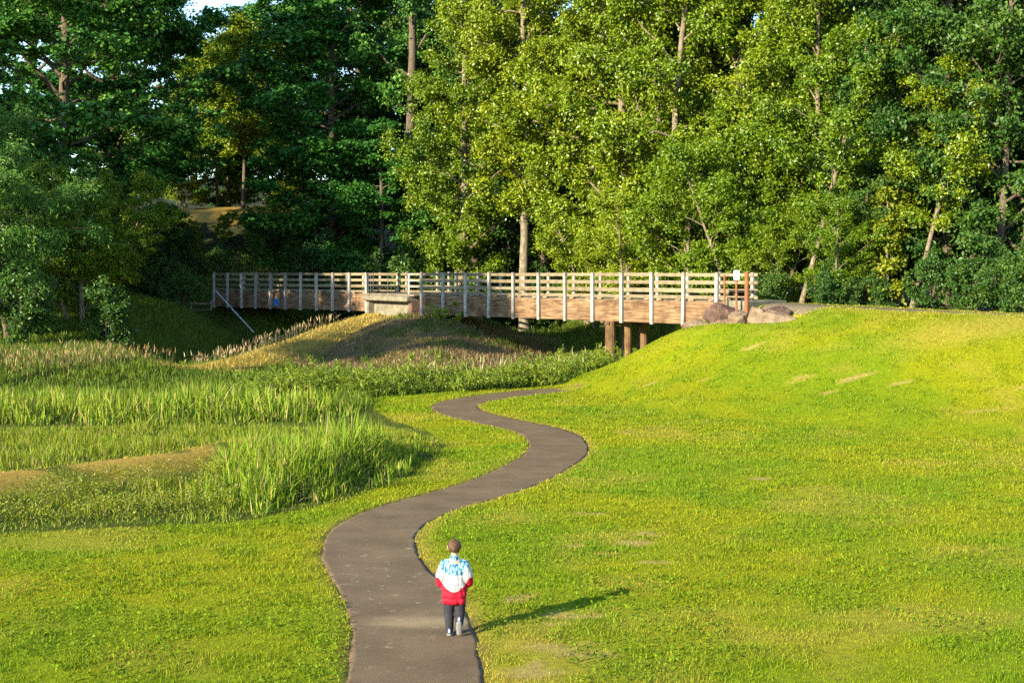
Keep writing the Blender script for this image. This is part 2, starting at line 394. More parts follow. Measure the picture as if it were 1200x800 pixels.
# ------------------------------------------------------------------ ground sheet
def axis(fine0, fine1, step, lo, hi, g=1.18):
    a = list(np.arange(fine0, fine1+1e-6, step)); s = step
    while a[-1] < hi: s *= g; a.append(a[-1]+s)
    s = step; l = [fine0]
    while l[0] > lo: s *= g; l.insert(0, l[0]-s)
    return np.array(l[:-1]+a)
gx = axis(-13, 13, .16, -1500, 1500, 1.05); gy = axis(9, 62, .18, -400, 2500, 1.05)
X, Y = np.meshgrid(gx, gy)
Z = H(X, Y)
pd = pdist(X, Y); Z = Z-.055*sst(PW+.06, PW-.14, pd)
btd = segdist(X, Y, TRAIL)[0]; Z = Z-.06*sst(1.25, .9, btd)
nx, ny = len(gx), len(gy)
V = np.stack([X, Y, Z], -1).reshape(-1, 3)
I = (np.arange(ny-1)[:, None]*nx+np.arange(nx-1)[None]).ravel()
F = np.stack([I, I+1, I+nx+1, I+nx], 1)
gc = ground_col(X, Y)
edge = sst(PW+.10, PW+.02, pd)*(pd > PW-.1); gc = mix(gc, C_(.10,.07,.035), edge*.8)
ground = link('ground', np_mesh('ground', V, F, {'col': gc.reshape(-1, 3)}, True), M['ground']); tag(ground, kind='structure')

def ribbon(name, P, half, mat, lift, wob=.0, nacross=9, extra=None):
    P = np.asarray(P, float); T = np.gradient(P, axis=0); T /= np.linalg.norm(T, axis=1)[:, None]; N = np.stack([-T[:, 1], T[:, 0]], 1)
    s = np.r_[0, np.cumsum(np.hypot(*np.diff(P, axis=0).T))]
    us = np.linspace(-1, 1, nacross); VV = []; 
    for k, u in enumerate(us):
        hw = half+wob*(vnoise(s*1.7, s*0+k*(u > 0), 4)-.5)+wob*.6*(vnoise(s*6, s*0+3*(u > 0), 8)-.5)
        q = P+N*(u*hw)[:, None]
        VV.append(np.c_[q, H(P[:, 0], P[:, 1])*.0+H(q[:, 0], q[:, 1])+lift])
    for e in (0, -1):                                    # edges turn down into the soil
        q = VV[e].copy(); q[:, 2] -= .08; 
        if e == 0: VV.insert(0, q)
        else: VV.append(q)
    A = np.stack(VV, 1); n, mcol = A.shape[:2]
    I = (np.arange(n-1)[:, None]*mcol+np.arange(mcol-1)[None]).ravel()
    F = np.stack([I, I+mcol, I+mcol+1, I+1], 1)
    pts = A.reshape(-1, 3); at = extra(pts) if extra else None
    o = link(name, np_mesh(name, pts, F[:, ::-1] if False else F, at, True), mat); tag(o, kind='structure'); return o
dense = catmull(PC, 2)
def path_attrs(p):
    x, y = p[:, 0], p[:, 1]
    cx = np.interp(y, PC[:, 1], PC[:, 0])
    wear = sst(2.0, .5, np.hypot((x+1.75)/.8, (y-20)/3.0))+.25
    sand = sst(1.25, .2, np.hypot((x+1.0-.45*0)/.95, (y-17.95)/.33)+.9*(fbm(x*4, y*6, 6)-.5))*.62
    return {'wear': np.clip(wear, 0, 1), 'sand': sand}
ribbon('footpath', dense, PW, M['asphalt'], -.012, .045, 25, path_attrs)
ribbon('trail', catmull(TRAIL, 8), .95, M['gravel'], -.01, .25)

# ------------------------------------------------------------------ grass and reeds
def blades(name, pts, h, wd, col, lean=.35, seg=1, tip=None, up=.0, az=None):
    """pts (n,3) roots; h, wd (n,); col (n,3); seg quads before the tip"""
    n = len(pts); th = rng.uniform(0, 2*np.pi, n); wv = np.stack([np.cos(th), np.sin(th), 0*th], 1)
    ph = rng.uniform(0, 2*np.pi, n) if az is None else az+rng.normal(0, .7, n)
    le = np.abs(rng.normal(0, lean, n)); lv = np.stack([np.cos(ph)*le, np.sin(ph)*le, np.ones(n)*np.sqrt(np.clip(1-le**2, .15, 1))], 1)
    droop = np.stack([np.cos(ph), np.sin(ph), -.6*np.ones(n)], 1)*(le*.7)[:, None]
    rows = []
    for k in range(seg):
        t = k/seg; c = pts+lv*(h*t)[:, None]+droop*(h*t*t)[:, None]; ww = wv*(wd*.5*(1-.35*t))[:, None]
        rows += [c-ww, c+ww]
    rows.append(pts+lv*h[:, None]+droop*h[:, None])
    nv = len(rows); V = np.stack(rows, 1).reshape(-1, 3); b = np.arange(n)*nv
    F = []
    if seg > 1: F.append(np.concatenate([np.stack([b+2*k, b+2*k+1, b+2*k+3, b+2*k+2], 1) for k in range(seg-1)]))
    F.append(np.stack([b+nv-3, b+nv-2, b+nv-1], 1))
    CC = np.repeat(col[:, None], nv, 1)
    if tip is not None: CC[:, -1] = CC[:, -1]*.4+tip*.6
    return V, F, CC.reshape(-1, 3)
def merge(parts):
    VV, FF, CC, off = [], {}, [], 0
    for V, F, C in parts:
        VV.append(V); CC.append(C)
        for f in F: FF.setdefault(f.shape[1], []).append(f+off)
        off += len(V)
    return np.concatenate(VV), [np.concatenate(v) for v in FF.values()], np.concatenate(CC)
def stuff(name, label, parts, cat):
    V, F, C = merge(parts)
    o = link(name, np_mesh(name, V, F, {'col': C}), M['blade']); tag(o, label, cat, kind='stuff'); return o
def jitter(c, amt=.25, hue=.12):
    n = len(c); return np.clip(c*(1+rng.normal(0, amt, (n, 1)))*(1+rng.normal(0, hue, (n, 3))*C_(1, .5, 1)), .002, .75)
def sample(n, y0, y1, x0=None, x1=None, power=1.0):
    y = y0*(y1/y0)**rng.uniform(0, 1, n)
    hw = y*.369+3
    a = -hw if x0 is None else np.maximum(-hw, x0); b = hw if x1 is None else np.minimum(hw, x1)
    return rng.uniform(0, 1, n)*(b-a)+a, y

x, y = sample(900000, 13.2, 56)
pd = pdist(x, y); bk, tt = segdist(x, y, TRAIL); side = (x-TRAIL[0][0])*n2[0]+(y-TRAIL[0][1])*n2[1]
k = (pd > PW-.05+.15*fbm(x*5, y*5, 3, 2)) & ~inpoly(x+.5*(fbm(x*1.5, y*1.5, 8, 2)-.5)+rng.normal(0, .16, len(x))+.12, y+rng.normal(0, .16, len(x))-.12, ROUGH) & (bk > .70+.35*vnoise(x*2, y*2, 4)) & ~((side > 2.5) & (x > 6)) & (rng.uniform(0, 1, len(x)) > bare(x, y)*.65)
x, y = x[k], y[k]; dr = dryness(x, y); n = len(x)
p = np.stack([x, y, H(x, y)-.01], 1)
tuft = fbm(x*2.6, y*2.6, 77, 3); big = fbm(x*.5, y*.5, 11, 3)
hh = (.030+.05*sst(.35, .75, tuft)+.012*big)*(1-.35*dr)*rng.uniform(.6, 1.25, n)*(y/20)**.35
ww = .0125*(y/17)**.85*rng.uniform(.7, 1.3, n)
cl = rng.uniform(0, 1, n) < .22*sst(.42, .62, fbm(x*.8, y*.8, 55, 3)); hh[cl] *= .7; ww[cl] *= 2.0
c = ground_col(x, y)*1.0
c = mix(c, c*C_(.70, .86, .8), sst(.4, .75, tuft)*(1-dr)*.9); c = np.where(cl[:, None], c*C_(.92, 1.02, 1.2), c)
c = jitter(c, .24, .10)
stuff('lawn_grass', 'short mown bright green grass with dry yellow patches', [blades('g', p, hh, ww, c, .55)], 'grass')

x, y = sample(60000, 13.2, 40); kk = (pdist(x, y) > PW+.1) & ~inpoly(x, y, ROUGH) & (fbm(x*.9, y*.9, 91, 3) > .52); x, y = x[kk], y[kk]
LW = np.stack([x, y, H(x, y)+rng.uniform(.015, .06, len(x))], 1)

# reeds
def field(poly, n, h0, h1, w, c0, c1, lean=.22, seg=3, cl=1.5, tip=None, lift=0, thr=0):
    P = np.array(poly); x = rng.uniform(P[:, 0].min(), P[:, 0].max(), n); y = rng.uniform(P[:, 1].min(), P[:, 1].max(), n)
    x = x+.3*rng.normal(0, 1, n)*0; kk = inpoly(x+1.3*(fbm(x*1.2, y*1.2, 1, 2)-.5)+rng.normal(0, .12, n), y+1.3*(fbm(x*1.2, y*1.2, 2, 2)-.5)+rng.normal(0, .12, n), poly) & (pdist(x, y) > PW+.1)
    f = fbm(x*cl, y*cl, 5, 3); kk &= f > thr
    x, y, f = x[kk], y[kk], f[kk]; n = len(x)
    h = (h0+(h1-h0)*np.clip((f-.25)/.5, 0, 1))*rng.uniform(.5, 1.12, n)*(.35+.65*sst(.0, 1.1, segdist(x, y, list(poly)+[poly[0]])[0]))
    c = jitter(mix(C_(*c0), C_(*c1), rng.uniform(0, 1, n)), .2, .1); dead = rng.uniform(0, 1, n) < .09; c[dead] = jitter(np.tile(C_(.36,.28,.10), (dead.sum(), 1)), .2, .05)
    return blades('r', np.stack([x, y, H(x, y)-.02], 1), h, np.full(n, w)*rng.uniform(.7, 1.3, n), c, lean, seg, tip)
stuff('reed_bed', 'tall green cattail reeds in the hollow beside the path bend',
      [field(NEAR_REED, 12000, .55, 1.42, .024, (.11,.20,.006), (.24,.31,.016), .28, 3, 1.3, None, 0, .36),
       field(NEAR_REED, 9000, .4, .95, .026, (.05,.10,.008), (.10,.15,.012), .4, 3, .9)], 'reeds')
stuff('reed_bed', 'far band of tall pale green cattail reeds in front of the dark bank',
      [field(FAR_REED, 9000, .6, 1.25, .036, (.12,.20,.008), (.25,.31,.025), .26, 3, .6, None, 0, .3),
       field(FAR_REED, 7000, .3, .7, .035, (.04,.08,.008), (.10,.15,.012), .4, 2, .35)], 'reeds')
SW = [(-5.2,25.2),(-3.3,27.3),(-2.1,31.0),(-1.6,36.3),(-2.3,39.6),(-4.4,41.2),(-5.2,36),(-2.9,33),(-4,28.2)]
stuff('meadow_grass', 'longer green grass between the front reeds and the mown lawn by the path bend',
      [field(SW, 26000, .06, .34, .018, (.12,.19,.006), (.24,.27,.012), .4, 2, 1.6)], 'grass')
stuff('meadow_grass', 'knee high yellow green grass on the terrace between the reeds',
      [field(TERRACE, 70000, .10, .46, .016, (.10,.17,.006), (.24,.27,.012), .38, 2, .9),
       field([(-16,25.0),(-11.0,28.1),(-6.0,34.9),(-6.8,36.6),(-12.2,30.0),(-16.6,26.6)], 26000, .04, .18, .014, (.33,.26,.025), (.52,.36,.08), .5, 2, .8)], 'grass')
stuff('marsh_grass', 'uneven bright green grass along the edge of the mown lawn before the ditch',
      [field(LOWWEED, 16000, .10, .42, .018, (.10,.16,.006), (.25,.26,.012), .45, 2, 1.1),
       field([(-14,19.9),(-9.2,23.3),(-4.6,24.9),(-3.1,27.2),(-2.4,31),(-2.8,31.6),(-5,26.6),(-9.2,25.2),(-14,21.5)], 22000, .06, .36, .018, (.12,.20,.008), (.22,.27,.03), .45, 2, 1.1)], 'grass')
# mound and the rough ground beyond
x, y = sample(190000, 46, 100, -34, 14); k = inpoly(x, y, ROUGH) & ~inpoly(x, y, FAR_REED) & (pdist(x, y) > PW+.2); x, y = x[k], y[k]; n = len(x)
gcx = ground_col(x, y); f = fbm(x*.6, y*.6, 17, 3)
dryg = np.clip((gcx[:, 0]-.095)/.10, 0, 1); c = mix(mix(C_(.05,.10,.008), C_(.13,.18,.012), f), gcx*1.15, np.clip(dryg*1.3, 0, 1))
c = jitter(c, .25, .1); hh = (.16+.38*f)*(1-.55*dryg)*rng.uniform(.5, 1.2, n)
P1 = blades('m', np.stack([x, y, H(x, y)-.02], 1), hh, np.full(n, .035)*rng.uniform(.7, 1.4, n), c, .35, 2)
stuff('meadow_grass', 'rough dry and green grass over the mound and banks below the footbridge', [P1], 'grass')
# seed heads standing on the crests
def seedheads(line, n, spread, h, col):
    Q = catmull(line, 20); i = rng.integers(0, len(Q), n); x = Q[i, 0]+rng.normal(0, spread, n); y = Q[i, 1]+rng.normal(0, spread, n)
    z = H(x, y); hh = h*rng.uniform(.6, 1.15, n); st = blades('s', np.stack([x, y, z], 1), hh, np.full(n, .018), jitter(np.tile(C_(.22,.2,.06), (n, 1))), .15, 1)
    hd = blades('s', np.stack([x, y, z+hh*.72], 1), hh*.32, np.full(n, .034), jitter(np.tile(C_(*col), (n, 1)), .2), .25, 2)
    return [st, hd]
stuff('seed_grass', 'tall seeding grass standing along the sunlit crest of the mound', seedheads([(-9.2,71),(-11.5,65),(-13.5,60)], 420, .5, .75, (.42,.31,.17))+seedheads([(-4,52.8),(0,56.5),(4,60.5)], 110, .8, 1.1, (.36,.33,.15)), 'grass')
stuff('seed_grass', 'pinkish seeding grass at the foot of the willow beyond the reeds', seedheads([(-26,54),(-20,55.5),(-15.5,57.5)], 1000, 1.0, .75, (.30,.20,.09)), 'grass')

# ------------------------------------------------------------------ leaves and trees
def leaf_mesh(name, P, Nrm, size, tint, aspect=.62, hang=0.0):
    n = len(P); Nrm = Nrm/np.linalg.norm(Nrm, axis=1)[:, None]
    r = rng.normal(0, 1, (n, 3)); r[:, 2] -= hang
    T = r-Nrm*(r*Nrm).sum(1)[:, None]; T /= np.linalg.norm(T, axis=1)[:, None]; B = np.cross(Nrm, T)
    s = size[:, None]
    rows = [P, P+T*s*.42+B*s*aspect*.5+Nrm*s*.10, P+T*s, P+T*s*.42-B*s*aspect*.5+Nrm*s*.10]
    V = np.stack(rows, 1).reshape(-1, 3); b = np.arange(n)*4
    F = np.stack([b, b+1, b+2, b+3], 1)
    return np_mesh(name, V, F, {'tint': np.repeat(tint, 4)})
def tube_arrays(P, rad, k=7):
    P = np.asarray(P, float); n = len(P); T = np.gradient(P, axis=0); T /= np.linalg.norm(T, axis=1)[:, None]+1e-9
    ref = np.array((1., .13, .07)) if abs(T[0, 0]) < .8 else np.array((.1, 1., .1))
    U = np.cross(T, ref); U /= np.linalg.norm(U, axis=1)[:, None]; W = np.cross(T, U)
    a = np.linspace(0, 2*np.pi, k, endpoint=False)
    V = (P[:, None]+np.asarray(rad)[:, None, None]*(np.cos(a)[None, :, None]*U[:, None]+np.sin(a)[None, :, None]*W[:, None])).reshape(-1, 3)
    I = (np.arange(n-1)[:, None]*k+np.arange(k)[None]); J = (np.arange(n-1)[:, None]*k+(np.arange(k)[None]+1) % k)
    F = np.stack([I.ravel(), J.ravel(), (J+k).ravel(), (I+k).ravel()], 1)
    return V, F
def tubes(name, L):
    VV, FF, o = [], [], 0
    for P, r, k in L:
        V, F = tube_arrays(P, r, k); VV.append(V); FF.append(F+o); o += len(V)
    return np_mesh(name, np.concatenate(VV), np.concatenate(FF), None, True)

def tree_meshes(seed, h, cb, rad, prof, nl, nleaf, ls, tr, leafmat, barkmat, clump=.75, flat=.7, elev=(10, 50), lean=(0, 0), stems=1, aspect=.62, hang=.6, upb=.35, subs=4, droop=0):
    """trunk mesh (trunk, limbs, twigs) and crown mesh (leaves in clumps at the twig ends)"""
    r = np.random.default_rng(seed); T = []; cl = []
    for s in range(stems):
        bx, by = (0, 0) if stems == 1 else r.normal(0, rad*.10, 2)
        lx, ly = (lean[0], lean[1]) if stems == 1 else (lean[0]+r.normal(0, .16), lean[1]+r.normal(0, .16))
        zz = np.linspace(0, h*.96*(1 if s == 0 else r.uniform(.75, 1)), 14); wob = np.cumsum(r.normal(0, .05, (14, 2)), 0)*h/25; wob -= wob[0]
        tp = np.stack([bx+lx*zz+wob[:, 0], by+ly*zz+wob[:, 1], zz-.15], 1); hh = zz[-1]
        rr = tr*(1 if s == 0 else .75)*(1-zz/hh*.9)**.8+.02; rr[0] *= 1.35
        T.append((tp, rr, 9))
        m = nl if stems == 1 else max(3, nl//stems)
        for i in range(m):
            t = (i+r.uniform(0, .9))/m; z0 = cb+(hh*.97-cb)*t
            p0 = np.array([np.interp(z0, zz, tp[:, 0]), np.interp(z0, zz, tp[:, 1]), z0-.15]); R0 = np.interp(z0, zz, rr)
            a = i*2.39996+r.normal(0, .35); e = R(r.uniform(*elev)); Ln = max(.8, rad*prof(t)*r.uniform(.65, 1.15))
            u = np.linspace(0, 1, 6); dx = np.cos(a)*np.cos(e); dy = np.sin(a)*np.cos(e)
            lp = p0+np.stack([dx*u*Ln, dy*u*Ln, (np.sin(e)*u+.10*u*u-droop*u*u)*Ln], 1)+np.cumsum(r.normal(0, .035*Ln, (6, 3)), 0)*(u > 0)[:, None]
            T.append((lp, np.maximum(R0*.45*(1-u*.88), .012), 5))
            for uu in np.linspace(.35, 1, max(2, int(Ln/1.3))):
                q = np.array([np.interp(uu, u, lp[:, j]) for j in range(3)]); cl.append((q, clump*r.uniform(.6, 1.1)))
            for j in range(subs):
                uu = r.uniform(.3, 1); q = np.array([np.interp(uu, u, lp[:, jj]) for jj in range(3)])
                a2 = a+r.choice((-1, 1))*r.uniform(.5, 1.3); L2 = Ln*(1-uu*.55)*r.uniform(.25, .6); e2 = e*.5+r.normal(.1, .3)-droop*.5
                v = np.linspace(0, 1, 4); sp = q+np.stack([np.cos(a2)*np.cos(e2)*v*L2, np.sin(a2)*np.cos(e2)*v*L2, np.sin(e2)*v*L2-.1*droop*v*v*L2], 1)
                T.append((sp, np.maximum(R0*.2*(1-uu*.6)*(1-v*.9), .008), 4))
                cl.append((sp[-1], clump*r.uniform(.7, 1.15))); cl.append((sp[2], clump*r.uniform(.5, .9)))
        cl.append((tp[-1], clump))
    Cc = np.array([c[0] for c in cl]); Cr = np.array([c[1] for c in cl]); pw = Cr**2; pw /= pw.sum()
    idx = r.choice(len(cl), nleaf, p=pw); d = r.normal(0, 1, (nleaf, 3)); d /= np.linalg.norm(d, axis=1)[:, None]
    d *= (np.abs(r.normal(0, .62, nleaf)))[:, None]; off = d*Cr[idx][:, None]*C_(1, 1, flat); off[:, 2] -= .25*hang*np.hypot(off[:, 0], off[:, 1])
    P = Cc[idx]+off
    ctint = r.uniform(-.18, .18, len(cl))
    N = off/(Cr[idx][:, None])*.55+r.normal(0, .6, (nleaf, 3)); N[:, 2] += upb
    tint = np.clip(.45+ctint[idx]+r.normal(0, .2, nleaf), 0, 1)
    global rng
    keep = rng; rng = r
    cm = leaf_mesh('crown', P, N, ls*r.uniform(.5, 1.45, nleaf), tint, aspect, hang); rng = keep
    cm.materials.append(leafmat)
    tm = tubes('trunk', T); tm.materials.append(barkmat)
    return tm, cm
ell = lambda t: (np.clip(1-(2*t-.85)**2*.62, .12, 1))
col_ = lambda t: .55+.45*math.sin(min(1, t*1.15)*math.pi)
cone = lambda t: max(.10, 1-t)
TM = {}
TM['cottonwood_a'] = tree_meshes(11, 25, 2.5, 4.8, ell, 58, 135000, .165, .30, M['cottonwood'], M['midbark'], .62, .9, subs=6, elev=(0, 60))
TM['cottonwood_b'] = tree_meshes(12, 27, 7.0, 4.8, ell, 56, 130000, .165, .28, M['cottonwood'], M['palebark'], .62, .9, subs=6, elev=(0, 60))
TM['cottonwood_c'] = tree_meshes(13, 22, 1.0, 4.8, col_, 56, 130000, .165, .20, M['cottonwood'], M['midbark'], .6, .85, stems=2, subs=6, elev=(0, 60))
TM['alder'] = tree_meshes(21, 8.5, .4, 3.3, ell, 38, 60000, .14, .08, M['alder'], M['midbark'], .55, .7, stems=3, subs=5)
TM['maple_a'] = tree_meshes(31, 26, 2.0, 7.2, ell, 54, 120000, .25, .40, M['maple'], M['bark'], .95, .42, subs=7, elev=(0, 35), aspect=.85, hang=.2, upb=1.2)
TM['maple_b'] = tree_meshes(32, 24, .6, 7.0, ell, 54, 120000, .25, .34, M['maple'], M['bark'], .95, .42, subs=7, elev=(-8, 30), aspect=.85, hang=.2, upb=1.2)
TM['willow'] = tree_meshes(41, 9.6, .3, 4.6, col_, 40, 56000, .21, .16, M['willow'], M['bark'], .7, .9, stems=4, aspect=.24, hang=.9, elev=(15, 65), droop=.15)
TM['shrub'] = tree_meshes(51, 3.4, .1, 2.1, col_, 26, 12000, .15, .04, M['shade'], M['bark'], .36, .8, stems=5, elev=(20, 75), subs=5)
TM['tall'] = tree_meshes(61, 36, 13, 5.0, ell, 22, 26000, .24, .42, M['maple'], M['bark'], .9, .6)
TM['fir'] = tree_meshes(71, 31, 6.5, 5.2, cone, 70, 46000, .30, .40, M['fir'], M['bark'], .8, .35, elev=(-20, 5), aspect=.3, hang=.6, subs=5)
TM['leaner'] = tree_meshes(81, 15, 4.5, 3.6, ell, 24, 46000, .16, .13, M['cottonwood'], M['midbark'], .6, .8, subs=6, lean=(.24, -.03), stems=1)
TM['shade_tree'] = tree_meshes(91, 22, .8, 5.5, col_, 50, 110000, .18, .24, M['shade'], M['bark'], .75, .65, stems=2, subs=6)
TM['gold'] = tree_meshes(95, 6.0, .6, 1.3, col_, 18, 6500, .17, .06, M['gold'], M['palebark'], .5, .8)
TM['sapling'] = tree_meshes(97, 14, 4.0, 3.9, ell, 34, 52000, .20, .12, M['alder'], M['bark'], .8, .5, upb=.9)

def plant(key, px, Y, label, rz=0, s=1.0, sz=None, name='tree', cat='tree', group=None, sink=.1, X=None, mats=None):
    X = (px-600)/FPX*Y if X is None else X
    t = empty(name, (X, Y, Hs(X, Y)-sink), rz); t.scale = (s, s, sz or s)
    tm, cm = TM[key]; link('trunk', tm, parent=t); link('crown', cm, parent=t)
    return tag(t, label, cat, group)

# sunlit row behind the bridge
plant('cottonwood_a', 540, 86, 'sunlit tree with a ragged crown next right of the very tall bare trunk', 1.0, .95, group='sunlit trees behind the bridge')
plant('cottonwood_b', 615, 82, 'tree on a straight pale grey trunk standing clear above the bridge rail', 2.4, 1.0, group='sunlit trees behind the bridge')
plant('cottonwood_a', 692, 79, 'broad sunlit tree over the third rail bays, right of the pale grey trunk', .4, .98, group='sunlit trees behind the bridge')
plant('cottonwood_a', 735, 75, 'sunlit tree with a long brown trunk glimpsed through the leaves above the timber piles', 3.9, 1.05, group='sunlit trees behind the bridge')
plant('cottonwood_c', 800, 72, 'bright many stemmed tree above the right half of the bridge', 5.0, 1.05, group='sunlit trees behind the bridge')
plant('cottonwood_a', 868, 69, 'tall sunlit tree rising behind the small sign', 1.9, .95, group='sunlit trees behind the bridge')
plant('cottonwood_c', 935, 66, 'sunlit tree over the leaning pale trunks right of the bridge end', 2.7, .98, group='sunlit trees behind the bridge')
plant('cottonwood_c', 1000, 66, 'tall sunlit tree behind the yellowing young tree', 4.3, .85, group='sunlit trees behind the bridge')
plant('cottonwood_c', 1062, 65, 'half shaded tree at the right end of the sunlit row', .6, .9, group='sunlit trees behind the bridge')
# low bright growth right behind the rails
for px, Yy, rz, s, lb in ((700, 75.0, .3, .85, 'low bright bush behind the bridge rails over the pale under-bridge grass'),
                          (742, 70.5, 2.1, .8, 'low bright bush behind the rails above the timber piles'),
                          (812, 67, 4.0, 1.0, 'tall bright bush behind the last long bays of the rail'),
                          (872, 64.5, 1.2, .95, 'bright bush right behind the small white sign')):
    plant('alder', px, Yy, lb, rz, s, name='bush', cat='bush', group='bright bushes behind the bridge')
plant('leaner', 936, 62.2, 'pale leaning trunk just right of the bridge end rocks', -.2, .9, group='leaning pale trees')
plant('leaner', 1066, 59.5, 'pale trunk leaning right over the shaded edge of the trail', 0, .8, group='leaning pale trees')
plant('alder', 985, 61.5, 'leafy bush left of the yellowing young tree beside the trail', 2.2, .62, name='bush', cat='bush')
plant('alder', 905, 63.5, 'leafy bush in front of the leaning pale trunk', 4.2, .55, name='bush', cat='bush')
plant('gold', 1040, 60.5, 'slim young tree with yellowing leaves beside the trail', 1.0, 1.0, group=None)
plant('shade_tree', 1012, 62.5, 'dark leafy tree standing directly behind the yellowing young tree', 2.0, .55)
plant('shade_tree', 1118, 62, 'large dark tree right of the sunlit row', 1.0, 1.05, group='dark trees at the right edge')
plant('shade_tree', 1185, 58, 'dark tree cut by the right edge of the picture', 3.3, .95, group='dark trees at the right edge')
plant('shade_tree', 1240, 62, 'dark tree just outside the right edge, its boughs reaching in', 5.2, 1.1, group='dark trees at the right edge')
plant('shade_tree', 1100, 72, 'tall dark tree filling the gap behind the right edge trees', 4.2, 1.2, group='dark trees at the right edge')
# left side
plant('willow', 4, 67, 'big grey green willow bush at the left edge beyond the reeds', .5, 1.1, name='willow', cat='willow')
plant('willow', -25, 77, 'taller grey green willow at the left edge behind the front one', 2.2, 1.12, name='willow', cat='willow')
plant('maple_a', 70, 84, 'massive dark maple on the left with its crown out of the top', .7, 1.08, name='maple_tree', cat='maple')
plant('maple_a', 139, 95, 'dark maple above the left bank with a broad layered crown', 3.0, 1.08, name='maple_tree', cat='maple')
plant('maple_b', 388, 98, 'blue green maple with a broad layered crown sweeping down behind the far span', 1.3, 1.05, name='maple_tree', cat='maple')
plant('maple_b', 428, 112, 'dark maple right of the patch of blue sky', 4.3, 1.15, name='maple_tree', cat='maple')
plant('tall', 483, 94, 'very tall tree with a bare dark trunk rising out of the top above the pier', .4, 1.0)
plant('maple_b', 448, 92, 'low dark maple boughs around the foot of the tall bare trunk', 5.2, .62, name='maple_tree', cat='maple')
plant('sapling', 255, 117, 'small yellow green tree in the sun below the patch of blue sky', .2, 1.05)
plant('sapling', 285, 110, 'leafy yellow green tree whose top ends just under the patch of blue sky', 3.2, 1.12)
plant('maple_b', 312, 134, 'tall maple closing the gap behind the yellow green trees', .6, .98, name='maple_tree', cat='maple')
plant('maple_b', 268, 120, 'round topped maple standing behind the yellow green trees on the hill', 2.2, .62, name='maple_tree', cat='maple')
plant('sapling', 318, 121, 'light green tree above the golden grass patch', 2.2, .8)
for px, Yy, rz, s_, lb in ((222, 99, .9, .32, 'small bush on the bank below the golden grass patch, left one'), (262, 101, 4.9, .28, 'small bush on the bank below the golden grass patch, middle one'), (300, 100, 2.9, .36, 'small bush on the bank below the golden grass patch, right one'), (330, 103, 5.5, .42, 'bush on the bank under the right hand maple'), (215, 116, .4, .8, 'bush in the sun left of the golden grass patch'), (345, 118, 2.0, .8, 'bush in the sun right of the golden grass patch'), (285, 122, 3.3, .9, 'bush in the sun just behind the golden grass patch'), (170, 112, 3.9, .9, 'bush half in the sun under the left maples')):
    plant('alder', px, Yy, lb, rz, s_, name='bush', cat='bush', group='bushes on the hillside')
plant('alder', 92, 72, 'yellow green bush with a bare crooked limb right of the willow', 1.6, 1.0, name='bush', cat='bush')
plant('alder', 140, 79, 'dim olive bush on the left bank below the maples', 3.3, .85, name='bush', cat='bush')
# undergrowth behind and below the bridge
UG = [(205, 96, .8), (255, 94, .5), (300, 97, .5), (345, 96, .6), (390, 93, 1.2), (430, 89, 1.2), (470, 86, 1.2), (520, 84, .8), (560, 84, .7), (600, 86, .7), (640, 84, .8),
      (170, 88, 1.2), (215, 84, .7), (120, 82, 1.1), (20, 64, .8), (130, 66, .7), (905, 62.0, .45), (965, 60.0, .45), (990, 60, .4), (1095, 58.5, .6), (1140, 56.8, .6), (1180, 55.0, .6), (1030, 60.3, .4), (1215, 54, .7)]
for i, (px, Yy, s) in enumerate(UG):
    lb = 'dark green undergrowth bush behind the bridge' if 200 < px < 660 else ('dark undergrowth bush on the left bank' if px <= 200 else 'dark undergrowth bush beside the trail under the trees')
    plant('shrub', px, Yy, lb, i*1.7, s*1.15, name='undergrowth_bush', cat='bush', group='undergrowth ' + lb.split('bush ')[1])
# deep woods
for i, (px, Yy, k, s) in enumerate([(470, 112, 'shade_tree', 1.2), (530, 104, 'shade_tree', 1.15), (590, 98, 'shade_tree', 1.2), (650, 95, 'shade_tree', 1.2), (720, 92, 'shade_tree', 1.2), (800, 88, 'shade_tree', 1.2), (880, 84, 'shade_tree', 1.2), (960, 82, 'shade_tree', 1.2), (1040, 80, 'shade_tree', 1.2),
                                    (1180, 76, 'shade_tree', 1.2), (40, 116, 'maple_a', 1.1), (150, 128, 'shade_tree', 1.2), (420, 128, 'fir', .9), (350, 135, 'fir', .8), (230, 150, 'sapling', 1.2), (560, 130, 'shade_tree', 1.3), (660, 125, 'shade_tree', 1.3), (760, 120, 'shade_tree', 1.3), (860, 115, 'shade_tree', 1.3), (960, 110, 'shade_tree', 1.3), (1090, 105, 'shade_tree', 1.3), (1230, 100, 'shade_tree', 1.3)]):
    plant(k, px, Yy, 'dark tree deep in the woods behind the front row', i*2.1, s, group='trees deep in the woods')
# trees on the left out of the picture that throw the evening shade
TM['bole'] = tree_meshes(63, 19, 11.2, 4.3, ell, 30, 42000, .28, .25, M['maple'], M['bark'], .9, .7, subs=6)
for i, (u, A, top, k) in enumerate([(-73.0, 6, 28, 'maple_a'), (-78, 12, 23.5, 'maple_a'), (-85, 16, 22, 'maple_a'), (-90, 24, 15, 'maple_a'),
                                    (-51.6, 8, 19.0, 'bole')]):
    xx, yy = (u+A)/math.sqrt(2), (A-u)/math.sqrt(2)
    if k == 'bole':
        plant(k, 0, yy, 'bare stemmed tree with a high crown out of view on the left', 1.9, 1.0, X=xx)
    else:
        plant(k, 0, yy, 'big maple out of view on the left', i*1.3, top/26, X=xx, group='maples out of view on the left')

